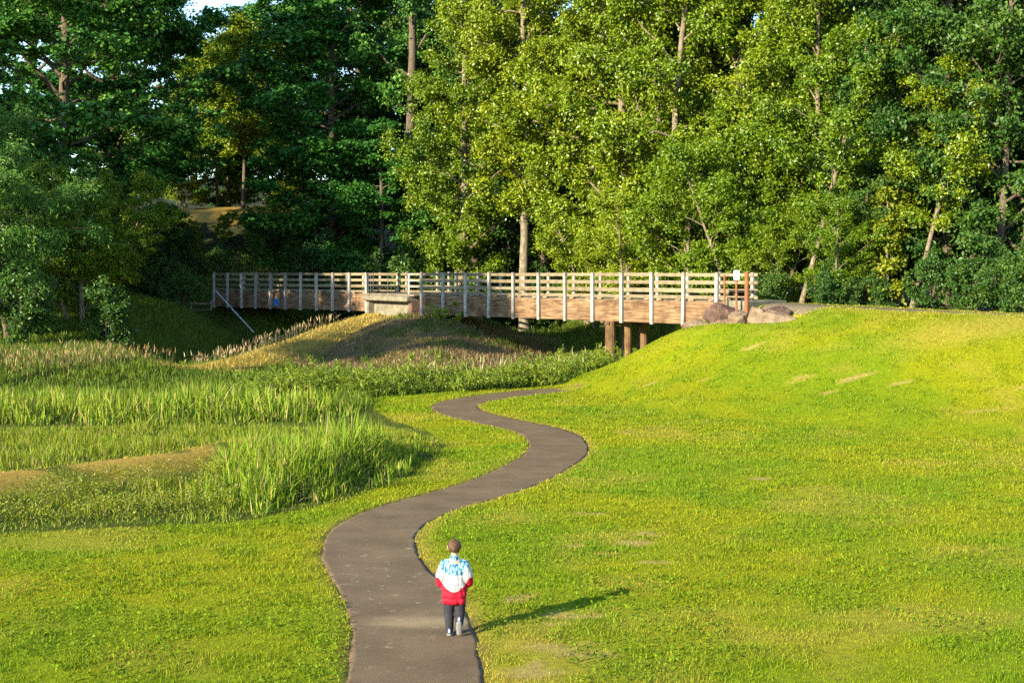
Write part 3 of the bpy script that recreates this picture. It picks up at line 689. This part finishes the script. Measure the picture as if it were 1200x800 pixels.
# weeds and single plants
Nn = rng.normal(0, .5, LW.shape); Nn[:, 2] += .8
o = link('lawn_weeds', leaf_mesh('lawn_weeds', LW, Nn, rng.uniform(.025, .065, len(LW)), np.clip(rng.normal(.15, .25, len(LW)), 0, .8), .7), M['clover'])
tag(o, 'clover and small broad leaved weeds scattered through the mown lawn', 'weeds', kind='stuff')
P = np.array(LOWWEED); n = 60000; x = rng.uniform(P[:, 0].min(), P[:, 0].max(), n); y = rng.uniform(P[:, 1].min(), P[:, 1].max(), n)
f = fbm(x*1.3, y*1.3, 61, 3); k = inpoly(x, y, LOWWEED) & (f > .40+.12*rng.uniform(0, 1, n)); x, y, f = x[k], y[k], f[k]; n = len(x)
z = H(x, y)+.46*np.clip((f-.36)/.3, .1, 1)*rng.uniform(.25, 1, n)**.6
Nn = rng.normal(0, .6, (n, 3)); Nn[:, 2] += .5
o = link('marsh_weeds', leaf_mesh('marsh_weeds', np.stack([x, y, z], 1), Nn, rng.uniform(.03, .07, n), np.clip(rng.normal(.42, .25, n)+.5*(fbm(x*.5, y*.5, 3, 2)-.5), 0, 1), .5), M['marsh'])
tag(o, 'low yellow green leafy marsh plants in front of the dry ridge', 'weeds', kind='stuff')
wm_t, wm_c = tree_meshes(151, 1.15, .12, .30, col_, 14, 420, .11, .012, M['weed'], M['weed'], .12, .8, aspect=.45, subs=1)
wl_t, wl_c = tree_meshes(152, .75, .05, .42, ell, 14, 620, .10, .012, M['weed'], M['weed'], .16, .8, aspect=.5, subs=2, stems=3)
P = np.array(WEEDS); r = np.random.default_rng(4); cnt = 0
while cnt < 150:
    xx = r.uniform(P[:, 0].min(), P[:, 0].max()); yy = r.uniform(P[:, 1].min(), P[:, 1].max())
    if not inpoly(np.array([xx]), np.array([yy]), WEEDS)[0] or pdist(np.array([xx]), np.array([yy]))[0] < PW+.5: continue
    tall = r.uniform() < .30; t = empty('weed_plant', (xx, yy, Hs(xx, yy)-.02), r.uniform(0, 6.3)); s = r.uniform(.5, .95); t.scale = (s, s, s*r.uniform(.8, 1.1))
    link('stem', wm_t if tall else wl_t, parent=t); link('foliage', wm_c if tall else wl_c, parent=t)
    tag(t, ('tall upright leafy weed' if tall else 'low bushy leafy weed')+' in the belt below the mound', 'weed', ('tall' if tall else 'low')+' weeds below the mound'); cnt += 1
bsh = empty('shrub', (-3.55, 69.5, Hs(-3.55, 69.5)-.05)); s = 1.35; bsh.scale = (s, s, s)
link('stem', wl_t, parent=bsh); link('foliage', wl_c, parent=bsh); tag(bsh, 'small bright green bush alone on the shaded mound below the bridge', 'bush')

# ------------------------------------------------------------------ boxes
def box_arrays(o, ex, ey, ez, hx, hy, hz):
    o, ex, ey, ez = [np.asarray(a, float) for a in (o, ex, ey, ez)]
    V = np.array([o+sx*hx*ex+sy*hy*ey+sz*hz*ez for sx in (-1, 1) for sy in (-1, 1) for sz in (-1, 1)])
    F = np.array([(0, 1, 3, 2), (4, 6, 7, 5), (0, 4, 5, 1), (2, 3, 7, 6), (0, 2, 6, 4), (1, 5, 7, 3)]); return V, F
def box_obj(name, o, ex, ey, ez, hx, hy, hz, mat, parent=None, bev=.012, origin=True):
    V, F = box_arrays((0, 0, 0), ex, ey, ez, hx, hy, hz); me = np_mesh(name, V, F)
    bm = bmesh.new(); bm.from_mesh(me)
    if bev: bmesh.ops.bevel(bm, geom=bm.edges[:], offset=bev, segments=1, affect='EDGES')
    bmesh.ops.recalc_face_normals(bm, faces=bm.faces[:]); bm.to_mesh(me); bm.free()
    ob = link(name, me, mat, parent); ob.location = o; return ob
UP = np.array((0, 0, 1.))
# local frame trick: meshes are made along the local X so the grain follows the length
def beam(name, a, b, w_, h_, mat, parent, bev=.012):
    a = np.asarray(a, float); b = np.asarray(b, float); d = b-a; L = np.linalg.norm(d)
    me = np_mesh(name, *box_arrays((0, 0, 0), (1, 0, 0), (0, 1, 0), (0, 0, 1), L/2, w_/2, h_/2))
    bm = bmesh.new(); bm.from_mesh(me)
    if bev: bmesh.ops.bevel(bm, geom=bm.edges[:], offset=bev, segments=1, affect='EDGES')
    bmesh.ops.recalc_face_normals(bm, faces=bm.faces[:]); bm.to_mesh(me); bm.free()
    o = link(name, me, mat, parent); o.location = (a+b)/2
    o.rotation_euler = (0, -math.asin(d[2]/L), math.atan2(d[1], d[0])); return o
def cyl(name, a, b, r0, r1, mat, parent=None, k=14, wob=0):
    a = np.asarray(a, float); b = np.asarray(b, float); n = 8; t = np.linspace(0, 1, n)[:, None]
    P = a+(b-a)*t; rad = np.linspace(r0, r1, n)*(1+wob*np.random.default_rng(int(abs(a[0]*100))).normal(0, 1, n))
    V, F = tube_arrays(P, rad, k); V2 = np.vstack([V, P[-1:], P[:1]]); m = len(V)
    top = np.stack([np.arange(k)+(n-1)*k, (np.arange(k)+1) % k+(n-1)*k, np.full(k, m)], 1); bot = np.stack([(np.arange(k)+1) % k, np.arange(k), np.full(k, m+1)], 1)
    return link(name, np_mesh(name, V2, [F, top, bot], None, False), mat, parent)

# ------------------------------------------------------------------ the footbridge
A1, A2 = np.array((-19.13, 88.9)), np.array((-8.2, 78.02)); B1, B2 = np.array((-4.711, 72.17)), np.array((8.396, 56.89))
L1, L2 = np.array((-8.2, 78.02)), np.array((-5.45, 73.35))
ZT = CAMZ-1.08                 # deck level
WID = 2.3
br = empty('footbridge', ((A1[0]+B2[0])/2, (A1[1]+B2[1])/2, 0.0)); BO = np.array(br.location)
tag(br, 'long wooden footbridge with open rails crossing the hollow', 'footbridge')
def P3(p, z): return np.array((p[0], p[1], z))-BO
RAILZ = (-.07, -.40, -.74)
def span(p, q, npost, gir=(.13, 1.10), posts_near=True, near=True, endrail=None, bottom=-2.16):
    d = (q-p)/np.linalg.norm(q-p); nrm = np.array((-d[1], d[0]));  nrm = nrm if nrm[1] > 0 else -nrm
    e = .12
    for sgn, off in ((0, 0.0), (1, WID)):
        o = nrm*off; inn = nrm*(1 if sgn == 0 else -1)
        for i in range(npost):
            c = p+(q-p)*i/(npost-1)+o
            w_ = .155
            ob = box_obj('post', P3(c, (CAMZ+.06+CAMZ+bottom-.06)/2), (*d, 0), (*nrm, 0), UP, w_/2, .06, (2.12+.12-.01*(i % 3))/2, M['post'], br)
            ob.rotation_euler = (R(random.uniform(-.6, .6)), R(random.uniform(-.8, .8)), 0)
        for z in RAILZ:
            n_b = max(1, (npost-1)//2)
            c0 = p-d*.12+o+inn*.085; c1 = q+d*.12+o+inn*.085
            cuts = [0]+[(2*k_+1+(int(abs(z)*10) % 2))/(npost-1) for k_ in range(npost//2-1)]+[1]
            for f0, f1 in zip(cuts[:-1], cuts[1:]):
                e0, e1, j = c0+(c1-c0)*(f0+.0006), c0+(c1-c0)*(f1-.0006), inn*random.uniform(-.006, .006)
                beam('rail', P3(e0+j, CAMZ+z+random.uniform(-.012, .012)), P3(e1+j, CAMZ+z+random.uniform(-.012, .012)), .045, .145+random.uniform(-.01, .01), M['rail'], br)
        beam('kerb_rail', P3(p-d*.12+o+inn*.10, CAMZ-1.03), P3(q+d*.12+o+inn*.10, CAMZ-1.03), .09, .10, M['rail'], br)
        for i in range(npost-1):
            for f in (.2, .8):
                c = p+(q-p)*(i+f)/(npost-1)+o+inn*.10
                box_obj('kerb_block', P3(c, CAMZ-1.115), (*d, 0), (*nrm, 0), UP, .14, .05, .032, M['rail'], br, .005)
        beam('girder', P3(p-d*.25+o+inn*.14, CAMZ-1.655), P3(q+d*.25+o+inn*.14, CAMZ-1.655), .15, .97, M['girder'], br, .015)
    m0 = p-d*.25+nrm*WID/2; m1 = q+d*.25+nrm*WID/2
    beam('deck', P3(m0, CAMZ-1.20), P3(m1, CAMZ-1.20), WID-.45, .10, M['deck'], br)
random.seed(3)
span(A1, A2, 11); span(B1, B2, 12)
# landing between the two spans
dl = (L2-L1)/np.linalg.norm(L2-L1); nl = np.array((-dl[1], dl[0])); nl = nl if nl[1] > 0 else -nl
for z in RAILZ+(-1.03,):
    beam('rail', P3(L1+nl*WID-dl*.3, CAMZ+z), P3(L2+nl*WID+dl*.6, CAMZ+z), .045, .14, M['rail'], br)
for f in (.05, .4, .75, 1.0):
    box_obj('post', P3(L1+(L2-L1)*f+nl*(WID+.08), CAMZ-.52), (*dl, 0), (*nl, 0), UP, .06, .05, .58, M['post'], br)
beam('deck', P3(L1+nl*WID/2-dl*.2, CAMZ-1.17), P3(L2+nl*WID/2+dl*.9, CAMZ-1.17), WID+.3, .10, M['deck'], br)
for f in (.03, .09, .15, .5, .98):
    cyl('railing_bar', P3(L1+(L2-L1)*f+nl*.05, CAMZ-1.1), P3(L1+(L2-L1)*f+nl*.05, CAMZ-.02), .022 if f < .9 else .05, .022 if f < .9 else .05, M['darkmetal'] if f < .9 else M['metal'], br, 8)
for z in (-.05, -.4, -.72):
    beam('railing_bar', P3(L1+(L2-L1)*.98+nl*.05, CAMZ+z), P3(B1-dl*.05+nl*.05, CAMZ+z), .03, .03, M['metal'], br, 0)
# rail panel past the right hand end
dB = (B2-B1)/np.linalg.norm(B2-B1); nB = np.array((-dB[1], dB[0])); nB = nB if nB[1] > 0 else -nB
for off in (0, WID):
    for z in RAILZ+(-1.03,):
        ln = (.34 if off else (.55, .30, .6, .5)[int(abs(z)*3.1) % 4])
        beam('rail', P3(B2+dB*.13+nB*(off+.085*(1 if off == 0 else -1)), CAMZ+z), P3(B2+dB*ln+nB*(off+.085*(1 if off == 0 else -1)), CAMZ+z), .045, .14, M['rail'], br)
# timber piles under the right span
pb = B1+(B2-B1)*(7.55/11)
for k_, off in enumerate((.15, 1.05, 1.95)):
    c = pb+nB*off+dB*(.12*k_); g = Hs(*c)
    cyl('pile', P3(c, g-.5), P3(c, CAMZ-2.13), .27, .235, M['pile'], br, 14, .02)
beam('pile_cap', P3(pb-nB*.1, CAMZ-2.22), P3(pb+nB*(WID+.1), CAMZ-2.22), .30, .16, M['girder'], br)
me = np_mesh('paint_patch', *tube_arrays([(0, -.004, 0), (0, .004, 0)], [.28, .28], 9)); 
bm = bmesh.new(); bm.from_mesh(me); bmesh.ops.holes_fill(bm, edges=bm.edges[:]); bm.to_mesh(me); bm.free()
dA = (A2-A1)/np.linalg.norm(A2-A1); nA = np.array((-dA[1], dA[0]))
nA = nA if nA[1] > 0 else -nA
o = link('paint_patch', me, M['bluepaint'], br); o.location = P3(A1+(A2-A1)*(4.35/10)+nA*.06, CAMZ-1.78); o.rotation_euler.z = math.atan2(dA[1], dA[0]); o.scale = (1.1, 1, 1)
o['label'] = 'round blue paint mark on the far girder'

# pier on the mound
pier = empty('concrete_pier', (*((L1+L2)/2), 0)); PO = np.array(pier.location); tag(pier, 'concrete pier on top of the mound carrying the landing between the two spans', 'pier')
Q3 = lambda p, z: np.array((p[0], p[1], z))-PO
g = Hs(*((L1+L2)/2))
lc = (L1+L2)/2+nl*1.2; hl = np.linalg.norm(L2-L1)/2
box_obj('cap', Q3(lc+dl*.15-nl*.12, CAMZ-1.37), (*dl, 0), (*nl, 0), UP, hl+.12, 1.35, .14, M['concrete'], pier, .03)
box_obj('wall', Q3(lc+dl*.05+nl*.3, (CAMZ-1.51+g-1.2)/2), (*dl, 0), (*nl, 0), UP, hl-.25, 1.15, (CAMZ-1.51-g+1.2)/2, M['concrete'], pier, .02)
box_obj('column', Q3(L1+dl*.05+nl*.25, (CAMZ-1.51+g-1.2)/2), (*dl, 0), (*nl, 0), UP, .22, .25, (CAMZ-1.51-g+1.2)/2, M['concrete'], pier, .02)
box_obj('column', Q3(L2+dl*.1+nl*.25, (CAMZ-1.51+g-1.2)/2), (*dl, 0), (*nl, 0), UP, .2, .25, (CAMZ-1.51-g+1.2)/2, M['darkrock'], pier, .02)
# abutment at the right end
ab = empty('concrete_abutment', (*(B2+dB*.9), 0)); AO = np.array(ab.location); tag(ab, 'low concrete abutment under the right end of the bridge, above the rocks', 'abutment')
R3 = lambda p, z: np.array((p[0], p[1], z))-AO
box_obj('wall', R3(B2+dB*1.1+nB*1.1, CAMZ-1.72), (*dB, 0), (*nB, 0), UP, .62, 1.3, .60, M['concrete'], ab, .03)
box_obj('footing', R3(B2-dB*.0+nB*1.0, CAMZ-2.5), (*dB, 0), (*nB, 0), UP, .45, 1.35, .34, M['concrete'], ab, .03)

# boulders
def boulder(px, py, Y, sx, sy, sz, seed, mat, label, rz=0):
    x, z = (px-600)/FPX*Y, CAMZ-(py-HOR)*Y/FPX
    bm = bmesh.new(); bmesh.ops.create_icosphere(bm, subdivisions=4, radius=1); r = np.random.default_rng(seed)
    pl = [(v/np.linalg.norm(v), r.uniform(.55, .80)) for v in r.normal(0, 1, (26, 3))]
    for v in bm.verts:
        c = np.array(v.co)
        for nrm, dd in pl:
            q = c@nrm
            if q > dd: c = c-nrm*(q-dd)
        c = c*(1+.10*(vnoise(c[0]*4+c[2]*3, c[1]*4+seed, 3)-.5))
        v.co = c*np.array((sx, sy, sz))
    me = bpy.data.meshes.new('boulder'); bm.to_mesh(me); bm.free()
    o = link('boulder', me, mat); o.location = (x, Y, z); o.rotation_euler = (r.normal(0, .12), r.normal(0, .1), rz); tag(o, label, 'boulder', 'boulders below the right bridge end')
boulder(845, 371, 55.6, 1.16, 0.85, 0.61, 1, M['darkrock'], 'dark reddish boulder right below the abutment', .2)
boulder(818, 383, 56.6, 0.85, 0.73, 0.51, 2, M['rock'], 'pale squat boulder at the left end of the rocks under the girder end')
boulder(843, 385, 55.3, 0.76, 0.73, 0.51, 3, M['rock'], 'pale angular boulder under the dark reddish one', .6)
boulder(868, 378, 55.0, 0.73, 0.73, 0.71, 4, M['rock'], 'pointed grey boulder in the middle of the rocks', .3)
boulder(892, 377, 54.2, 0.98, 0.79, 0.63, 5, M['rock'], 'brown boulder right of the pointed grey one', 1.0)
boulder(918, 378, 53.2, 1.34, 0.85, 0.55, 6, M['rock'], 'long flat brown slab at the right end of the rocks', -.5)
boulder(906, 369, 53.8, 0.76, 0.61, 0.39, 7, M['darkrock'], 'small dark boulder on top of the long flat slab', .2)

# sign and rust coloured posts at the bridge end
def zg(x, y): return Hs(x, y)
sx, sy = (863-600)/FPX*55.4, 55.4
sg = empty('sign', (sx, sy, zg(sx, sy))); hgt = CAMZ-.02-zg(sx, sy)
cyl('post', (0, 0, -.3), (0, 0, hgt+.12), .045, .045, M['rustpost'], sg, 8)
box_obj('plate', (0, -.055, hgt-.06), (1, 0, 0), (0, 1, 0), UP, .115, .008, .19, M['signwhite'], sg, .004)
box_obj('print', (0, -.066, hgt+.03), (1, 0, 0), (0, 1, 0), UP, .06, .002, .05, M['signblue'], sg, 0)
tag(sg, 'small pale sign plate on a rust brown post at the right bridge end', 'sign')
for px, Y_, w_, h_, lb in ((875, 55.0, .085, 1.16, 'thick rust brown post right of the small sign'), (849, 56.0, .04, .98, 'thin rust brown post left of the small sign')):
    x_ = (px-600)/FPX*Y_; g_ = zg(x_, Y_); pst = cyl('gate_post', (0, 0, -.3), (0, 0, CAMZ-g_+.04 if h_ > 1 else CAMZ-g_-.06), w_, w_, M['rustpost'], None, 10)
    pst.location = (x_, Y_, g_); tag(pst, lb, 'post')
# slanting pole below the far end and the low fence beyond
a = np.array(((253-600)/FPX*88, 88, CAMZ-21*88/FPX)); b_ = np.array(((297-600)/FPX*83, 83, CAMZ-69*83/FPX))
pl = cyl('metal_pole', a-a, b_-a, .05, .05, M['metal'], None, 8); pl.location = a; tag(pl, 'thin metal pole slanting down the dark bank below the far end of the bridge', 'pole')
fx, fy = -20.6, 89.5; fe = empty('wooden_fence', (fx, fy, Hs(fx, fy))); tag(fe, 'short low wooden fence left of the far end of the bridge', 'fence')
for k_ in range(3): box_obj('post', (-1.5+k_*1.3, .2*k_, .45), (1, 0, 0), (0, 1, 0), UP, .06, .05, .6, M['post'], fe)
for z_ in (.35, .75): beam('rail', (-1.7, .0, z_+.05), (1.3, .47, z_+.05), .04, .12, M['rail'], fe)

# ------------------------------------------------------------------ the child walking away
def cap_arrays(p0, p1, r0, r1, k=16, sy=1.0):
    p0 = np.asarray(p0, float); p1 = np.asarray(p1, float); d = p1-p0; L = np.linalg.norm(d); d = d/max(L, 1e-6)
    P, rad = [], []
    for a in np.linspace(-89, 0, 6): P.append(p0+d*r0*math.sin(R(a))); rad.append(r0*math.cos(R(a)))
    for a in np.linspace(0, 89, 6): P.append(p1+d*r1*math.sin(R(a))); rad.append(r1*math.cos(R(a)))
    P = np.array(P); a = np.linspace(0, 2*np.pi, k, endpoint=False)
    ref = np.array((1., 0, 0)) if abs(d[0]) < .8 else np.array((0, 1., 0)); U = ref-d*(ref@d); U /= np.linalg.norm(U); W = np.cross(d, U)
    V = P[:, None]+np.array(rad)[:, None, None]*(np.cos(a)[None, :, None]*U+np.sin(a)[None, :, None]*W*sy)
    n = len(P); V = V.reshape(-1, 3); I = np.arange(n-1)[:, None]*k+np.arange(k); J = np.arange(n-1)[:, None]*k+(np.arange(k)+1) % k
    F = np.stack([I.ravel(), J.ravel(), (J+k).ravel(), (I+k).ravel()], 1)
    V = np.vstack([V, P[:1], P[-1:]]); m = n*k
    F3 = np.concatenate([np.stack([(np.arange(k)+1) % k, np.arange(k), np.full(k, m)], 1), np.stack([np.arange(k)+(n-1)*k, (np.arange(k)+1) % k+(n-1)*k, np.full(k, m+1)], 1)])
    return V, F, F3
def blob(name, caps, vox, it=5):
    VV, F4, F3, o = [], [], [], 0
    for c in caps:
        V, a, b = cap_arrays(*c); VV.append(V); F4.append(a+o); F3.append(b+o); o += len(V)
    me = np_mesh(name, np.concatenate(VV), [np.concatenate(F4), np.concatenate(F3)])
    ob = bpy.data.objects.new('tmp', me); COL.objects.link(ob)
    m = ob.modifiers.new('r', 'REMESH'); m.mode = 'VOXEL'; m.voxel_size = vox
    m2 = ob.modifiers.new('s', 'SMOOTH'); m2.iterations = it; m2.factor = .5
    dg = bpy.context.evaluated_depsgraph_get(); out = bpy.data.meshes.new_from_object(ob.evaluated_get(dg)); out.name = name
    bpy.data.objects.remove(ob); bpy.data.meshes.remove(me)
    out.polygons.foreach_set('use_smooth', np.ones(len(out.polygons), bool)); return out
M['skin'] = simple('skin', [(.3, (.48,.27,.18)), (.7, (.56,.33,.23))], 8, .55, 0)
M['hair'] = simple('brown hair', [(.3, (.03,.013,.006)), (.5, (.075,.034,.014)), (.75, (.16,.08,.032))], 14, .5, .8, (3, 3, .8), .3, 40, .006)
M['trouser'] = simple('charcoal cloth', [(.3, (.018,.018,.022)), (.7, (.035,.035,.042))], 20, .85, .3, (1, 1, .5), .2, 18, .01)
M['jred'] = simple('red cloth', [(.3, (.33,.004,.018)), (.7, (.46,.008,.03))], 8, .7, .6, (1, 1, .6), .25, 9, .03)
M['jwhite'] = simple('white cloth', [(.3, (.36,.35,.345)), (.7, (.46,.45,.44))], 8, .75, .8, (2, 1, .35), .2, 11, .03)
m, nt, b = newmat('blue patterned cloth'); v = mapping(nt, (1.3, 1, .55))
vo = nt.nodes.new('ShaderNodeTexVoronoi'); vo.inputs['Scale'].default_value = 42; nt.links.new(v, vo.inputs['Vector'])
nn = noise(nt, 34, 2, .5, v); c = ramp(nt, nn, [(.36, (.008,.06,.13)), (.45, (.03,.17,.30)), (.53, (.13,.34,.44)), (.60, (.40,.50,.54))])
nt.links.new(c, b.inputs['Base Color']); b.inputs['Roughness'].default_value = .75; M['jblue'] = m
M['shoe'] = simple('navy shoe', [(.3, (.010,.012,.028)), (.7, (.03,.035,.06))], 20, .6, .1)
M['sole'] = simple('grey sole', [(.3, (.16,.16,.155)), (.7, (.26,.26,.25))], 30, .7, .2)
M['shoewhite'] = simple('white shoe trim', [(.3, (.6,.6,.6)), (.7, (.72,.72,.72))], 10, .6, 0)
M['eye'] = simple('eye', [(.3, (.02,.015,.01)), (.7, (.04,.03,.02))], 5, .2, 0)
cx, cy = (532.5-600)/FPX*17.3, 17.3
kid = empty('person', (cx, cy, Hs(cx, cy)-.012))
tag(kid, 'small boy walking away on the path in a red, white and blue jacket', 'person')
HZ = 1.095
legL = [((-.068, 0, .50), (-.064, .02, .29), .072, .052), ((-.064, .02, .29), (-.058, .0, .07), .052, .036)]
legR = [((.068, 0, .50), (.066, .015, .30), .072, .052), ((.066, .015, .30), (.062, -.10, .14), .052, .036)]
armL = [((-.125, 0, .89), (-.185, -.03, .70), .040, .034), ((-.185, -.03, .70), (-.12, .15, .64), .034, .024)]
armR = [((.125, 0, .89), (.185, -.03, .70), .040, .034), ((.185, -.03, .70), (.12, .15, .64), .034, .024)]
caps = [((0, .005, HZ+.018), (0, .012, HZ-.012), .077, .070), ((0, .03, HZ-.03), (0, .045, HZ-.045), .055, .045), ((0, .088, HZ-.012), (0, .092, HZ-.02), .008, .011),
        ((-.078, -.005, HZ-.012), (-.080, -.01, HZ+.012), .012, .015), ((.078, -.005, HZ-.012), (.080, -.01, HZ+.012), .012, .015),
        ((0, -.005, HZ-.07), (0, -.01, .93), .040, .044), ((-.085, 0, .87), (.085, 0, .87), .045, .045), ((0, 0, .86), (0, 0, .62), .115, .10, 16, .75), ((0, 0, .62), (0, 0, .52), .10, .11, 16, .75),
        ((-.058, 0, .06), (-.058, .07, .03), .03, .022), ((.062, -.10, .13), (.062, -.05, .05), .03, .022)]+legL+legR+armL+armR
for sx_ in (-1, 1):                                   # palms, four fingers and a thumb, half closed in front of the belly
    pw = np.array((sx_*.12, .15, .64)); pe = pw+np.array((-sx_*.028, .045, -.008)); caps.append((pw, pe, .020, .024))
    for f, ln in enumerate((.040, .046, .043, .033)):
        r0 = pe+np.array((0, .004, .021-.014*f)); r1 = r0+np.array((-sx_*.018, .55*ln, -.004)); r2 = r1+np.array((-sx_*.018, -.004, -.004))
        caps += [(r0, r1, .0075, .007), (r1, r2, .007, .006)]
    t0 = pw+np.array((-sx_*.012, .012, .020)); t1 = t0+np.array((-sx_*.022, .012, .016)); caps += [(t0, t1, .009, .008), (t1, t1+np.array((-sx_*.016, .010, -.002)), .008, .007)]
body = link('body', blob('body', caps, .0055, 3), M['skin'], kid)
for sx_ in (-1, 1):
    e = cap_arrays((sx_*.030, .078, HZ), (sx_*.030, .082, HZ), .0085, .0085, 10); e = link('eye', np_mesh('eye', e[0], [e[1], e[2]], None, True), M['eye'], kid)
mo = cap_arrays((-.018, .083, HZ-.048), (.018, .083, HZ-.048), .0045, .0045, 8); link('mouth', np_mesh('mouth', mo[0], [mo[1], mo[2]], None, True), M['jred'], kid)
bm = bmesh.new(); bmesh.ops.create_icosphere(bm, subdivisions=5, radius=1)
for v in bm.verts:
    c = np.array(v.co); line = (.35 if c[1] > .25 else (-.15 if abs(c[0]) > .75 else -.62)); k_ = 1.0 if c[2] > line else .84
    n_ = vnoise(c[0]*7+c[2]*2, c[1]*7+c[2]*5, 3)*.10+vnoise(c[0]*18, c[2]*9+c[1]*18, 5)*.05
    c = c*(k_+n_ if k_ == 1.0 else k_); v.co = (c[0]*.080, -.004+c[1]*.088, HZ+.006+c[2]*.090)
hm = bpy.data.meshes.new('hair'); bm.to_mesh(hm); bm.free(); link('hair', hm, M['hair'], kid, True)
tr = link('trousers', blob('trousers', [((-.03, 0, .50), (.03, 0, .50), .10, .10, 16, .8), ((-.066, 0, .48), (-.066, .018, .28), .082, .067), ((-.066, .018, .28), (-.060, .0, .085), .066, .052),
     ((.068, 0, .48), (.068, .012, .29), .082, .067), ((.068, .012, .29), (.063, -.09, .165), .066, .052)], .009), M['trouser'], kid)
jm = blob('jacket', [((0, 0, .80), (0, -.01, .60), .145, .165, 24, .80), ((0, -.01, .60), (0, -.012, .565), .165, .150, 24, .82), ((-.082, -.055, .45), (.082, -.055, .45), .064, .064), ((-.082, .045, .45), (.082, .045, .45), .064, .064), ((-.07, -.05, .52), (.07, -.05, .52), .08, .08), ((-.075, 0, .875), (.075, 0, .875), .075, .075),
     ((0, -.004, .93), (0, -.004, .965), .064, .056),
     ((-.115, 0, .87), (-.160, -.02, .74), .075, .080), ((-.160, -.02, .74), (-.172, .01, .65), .080, .066), ((-.172, .01, .65), (-.115, .13, .635), .066, .045),
     ((.115, 0, .87), (.160, -.02, .74), .075, .080), ((.160, -.02, .74), (.172, .01, .65), .080, .066), ((.172, .01, .65), (.115, .13, .635), .066, .045)], .008, 4)
nv = len(jm.vertices); co = np.zeros(nv*3, np.float32); jm.vertices.foreach_get('co', co); co = co.reshape(-1, 3)
nr = np.zeros(nv*3, np.float32); jm.vertices.foreach_get('normal', nr); nr = nr.reshape(-1, 3)
fold = (fbm(co[:, 0]*26+co[:, 2]*6, co[:, 2]*9+co[:, 1]*8, 12, 3)-.5)*.030*sst(.95, .85, co[:, 2])
co = co+nr*fold[:, None]; jm.vertices.foreach_set('co', co.ravel())
for k_ in ('jred', 'jwhite', 'jblue'): jm.materials.append(M[k_])
fc = np.zeros(len(jm.polygons)*3, np.float32); jm.polygons.foreach_get('center', fc); fc = fc.reshape(-1, 3)
ax, az_ = np.abs(fc[:, 0]), fc[:, 2]
mi = np.where(az_ > np.minimum(.565+4.6*ax**2, .735), 1, 0); mi = np.where(az_ > .762+1.15*np.clip(ax-.095, 0, 1), 2, mi)
jm.polygons.foreach_set('material_index', mi.astype(np.int32)); link('jacket', jm, None, kid)
def shoe(x_, ang, yb, zb):
    rot = Matrix.Translation((x_, yb, zb)) @ Matrix.Rotation(ang, 4, 'X')
    up = blob('shoe', [((0, -.045, .048), (0, .015, .046), .036, .038), ((0, .015, .036), (0, .095, .030), .036, .030), ((0, -.05, .075), (0, -.035, .08), .030, .032)], .006, 3)
    so = blob('sole', [((0, -.05, .012), (0, .02, .012), .036, .038, 16, .42), ((0, .02, .012), (0, .10, .012), .038, .034, 16, .42)], .005, 2)
    so2 = blob('trim', [((-.0, -.075, .050), (.0, -.080, .072), .016, .014)], .004, 2)
    a_ = link('shoe', up, M['shoe'], kid); b2 = link('sole', so, M['sole'], a_); c2 = link('trim', so2, M['shoewhite'], a_)
    sk = cap_arrays((0, -.028, .07), (0, -.024, .10), .033, .033); d2_ = link('sock', np_mesh('sock', sk[0], [sk[1], sk[2]], None, True), M['shoewhite'], a_)
    a_.matrix_local = rot
shoe(-.060, 0, .01, .004); shoe(.063, R(-66), -.135, .128)
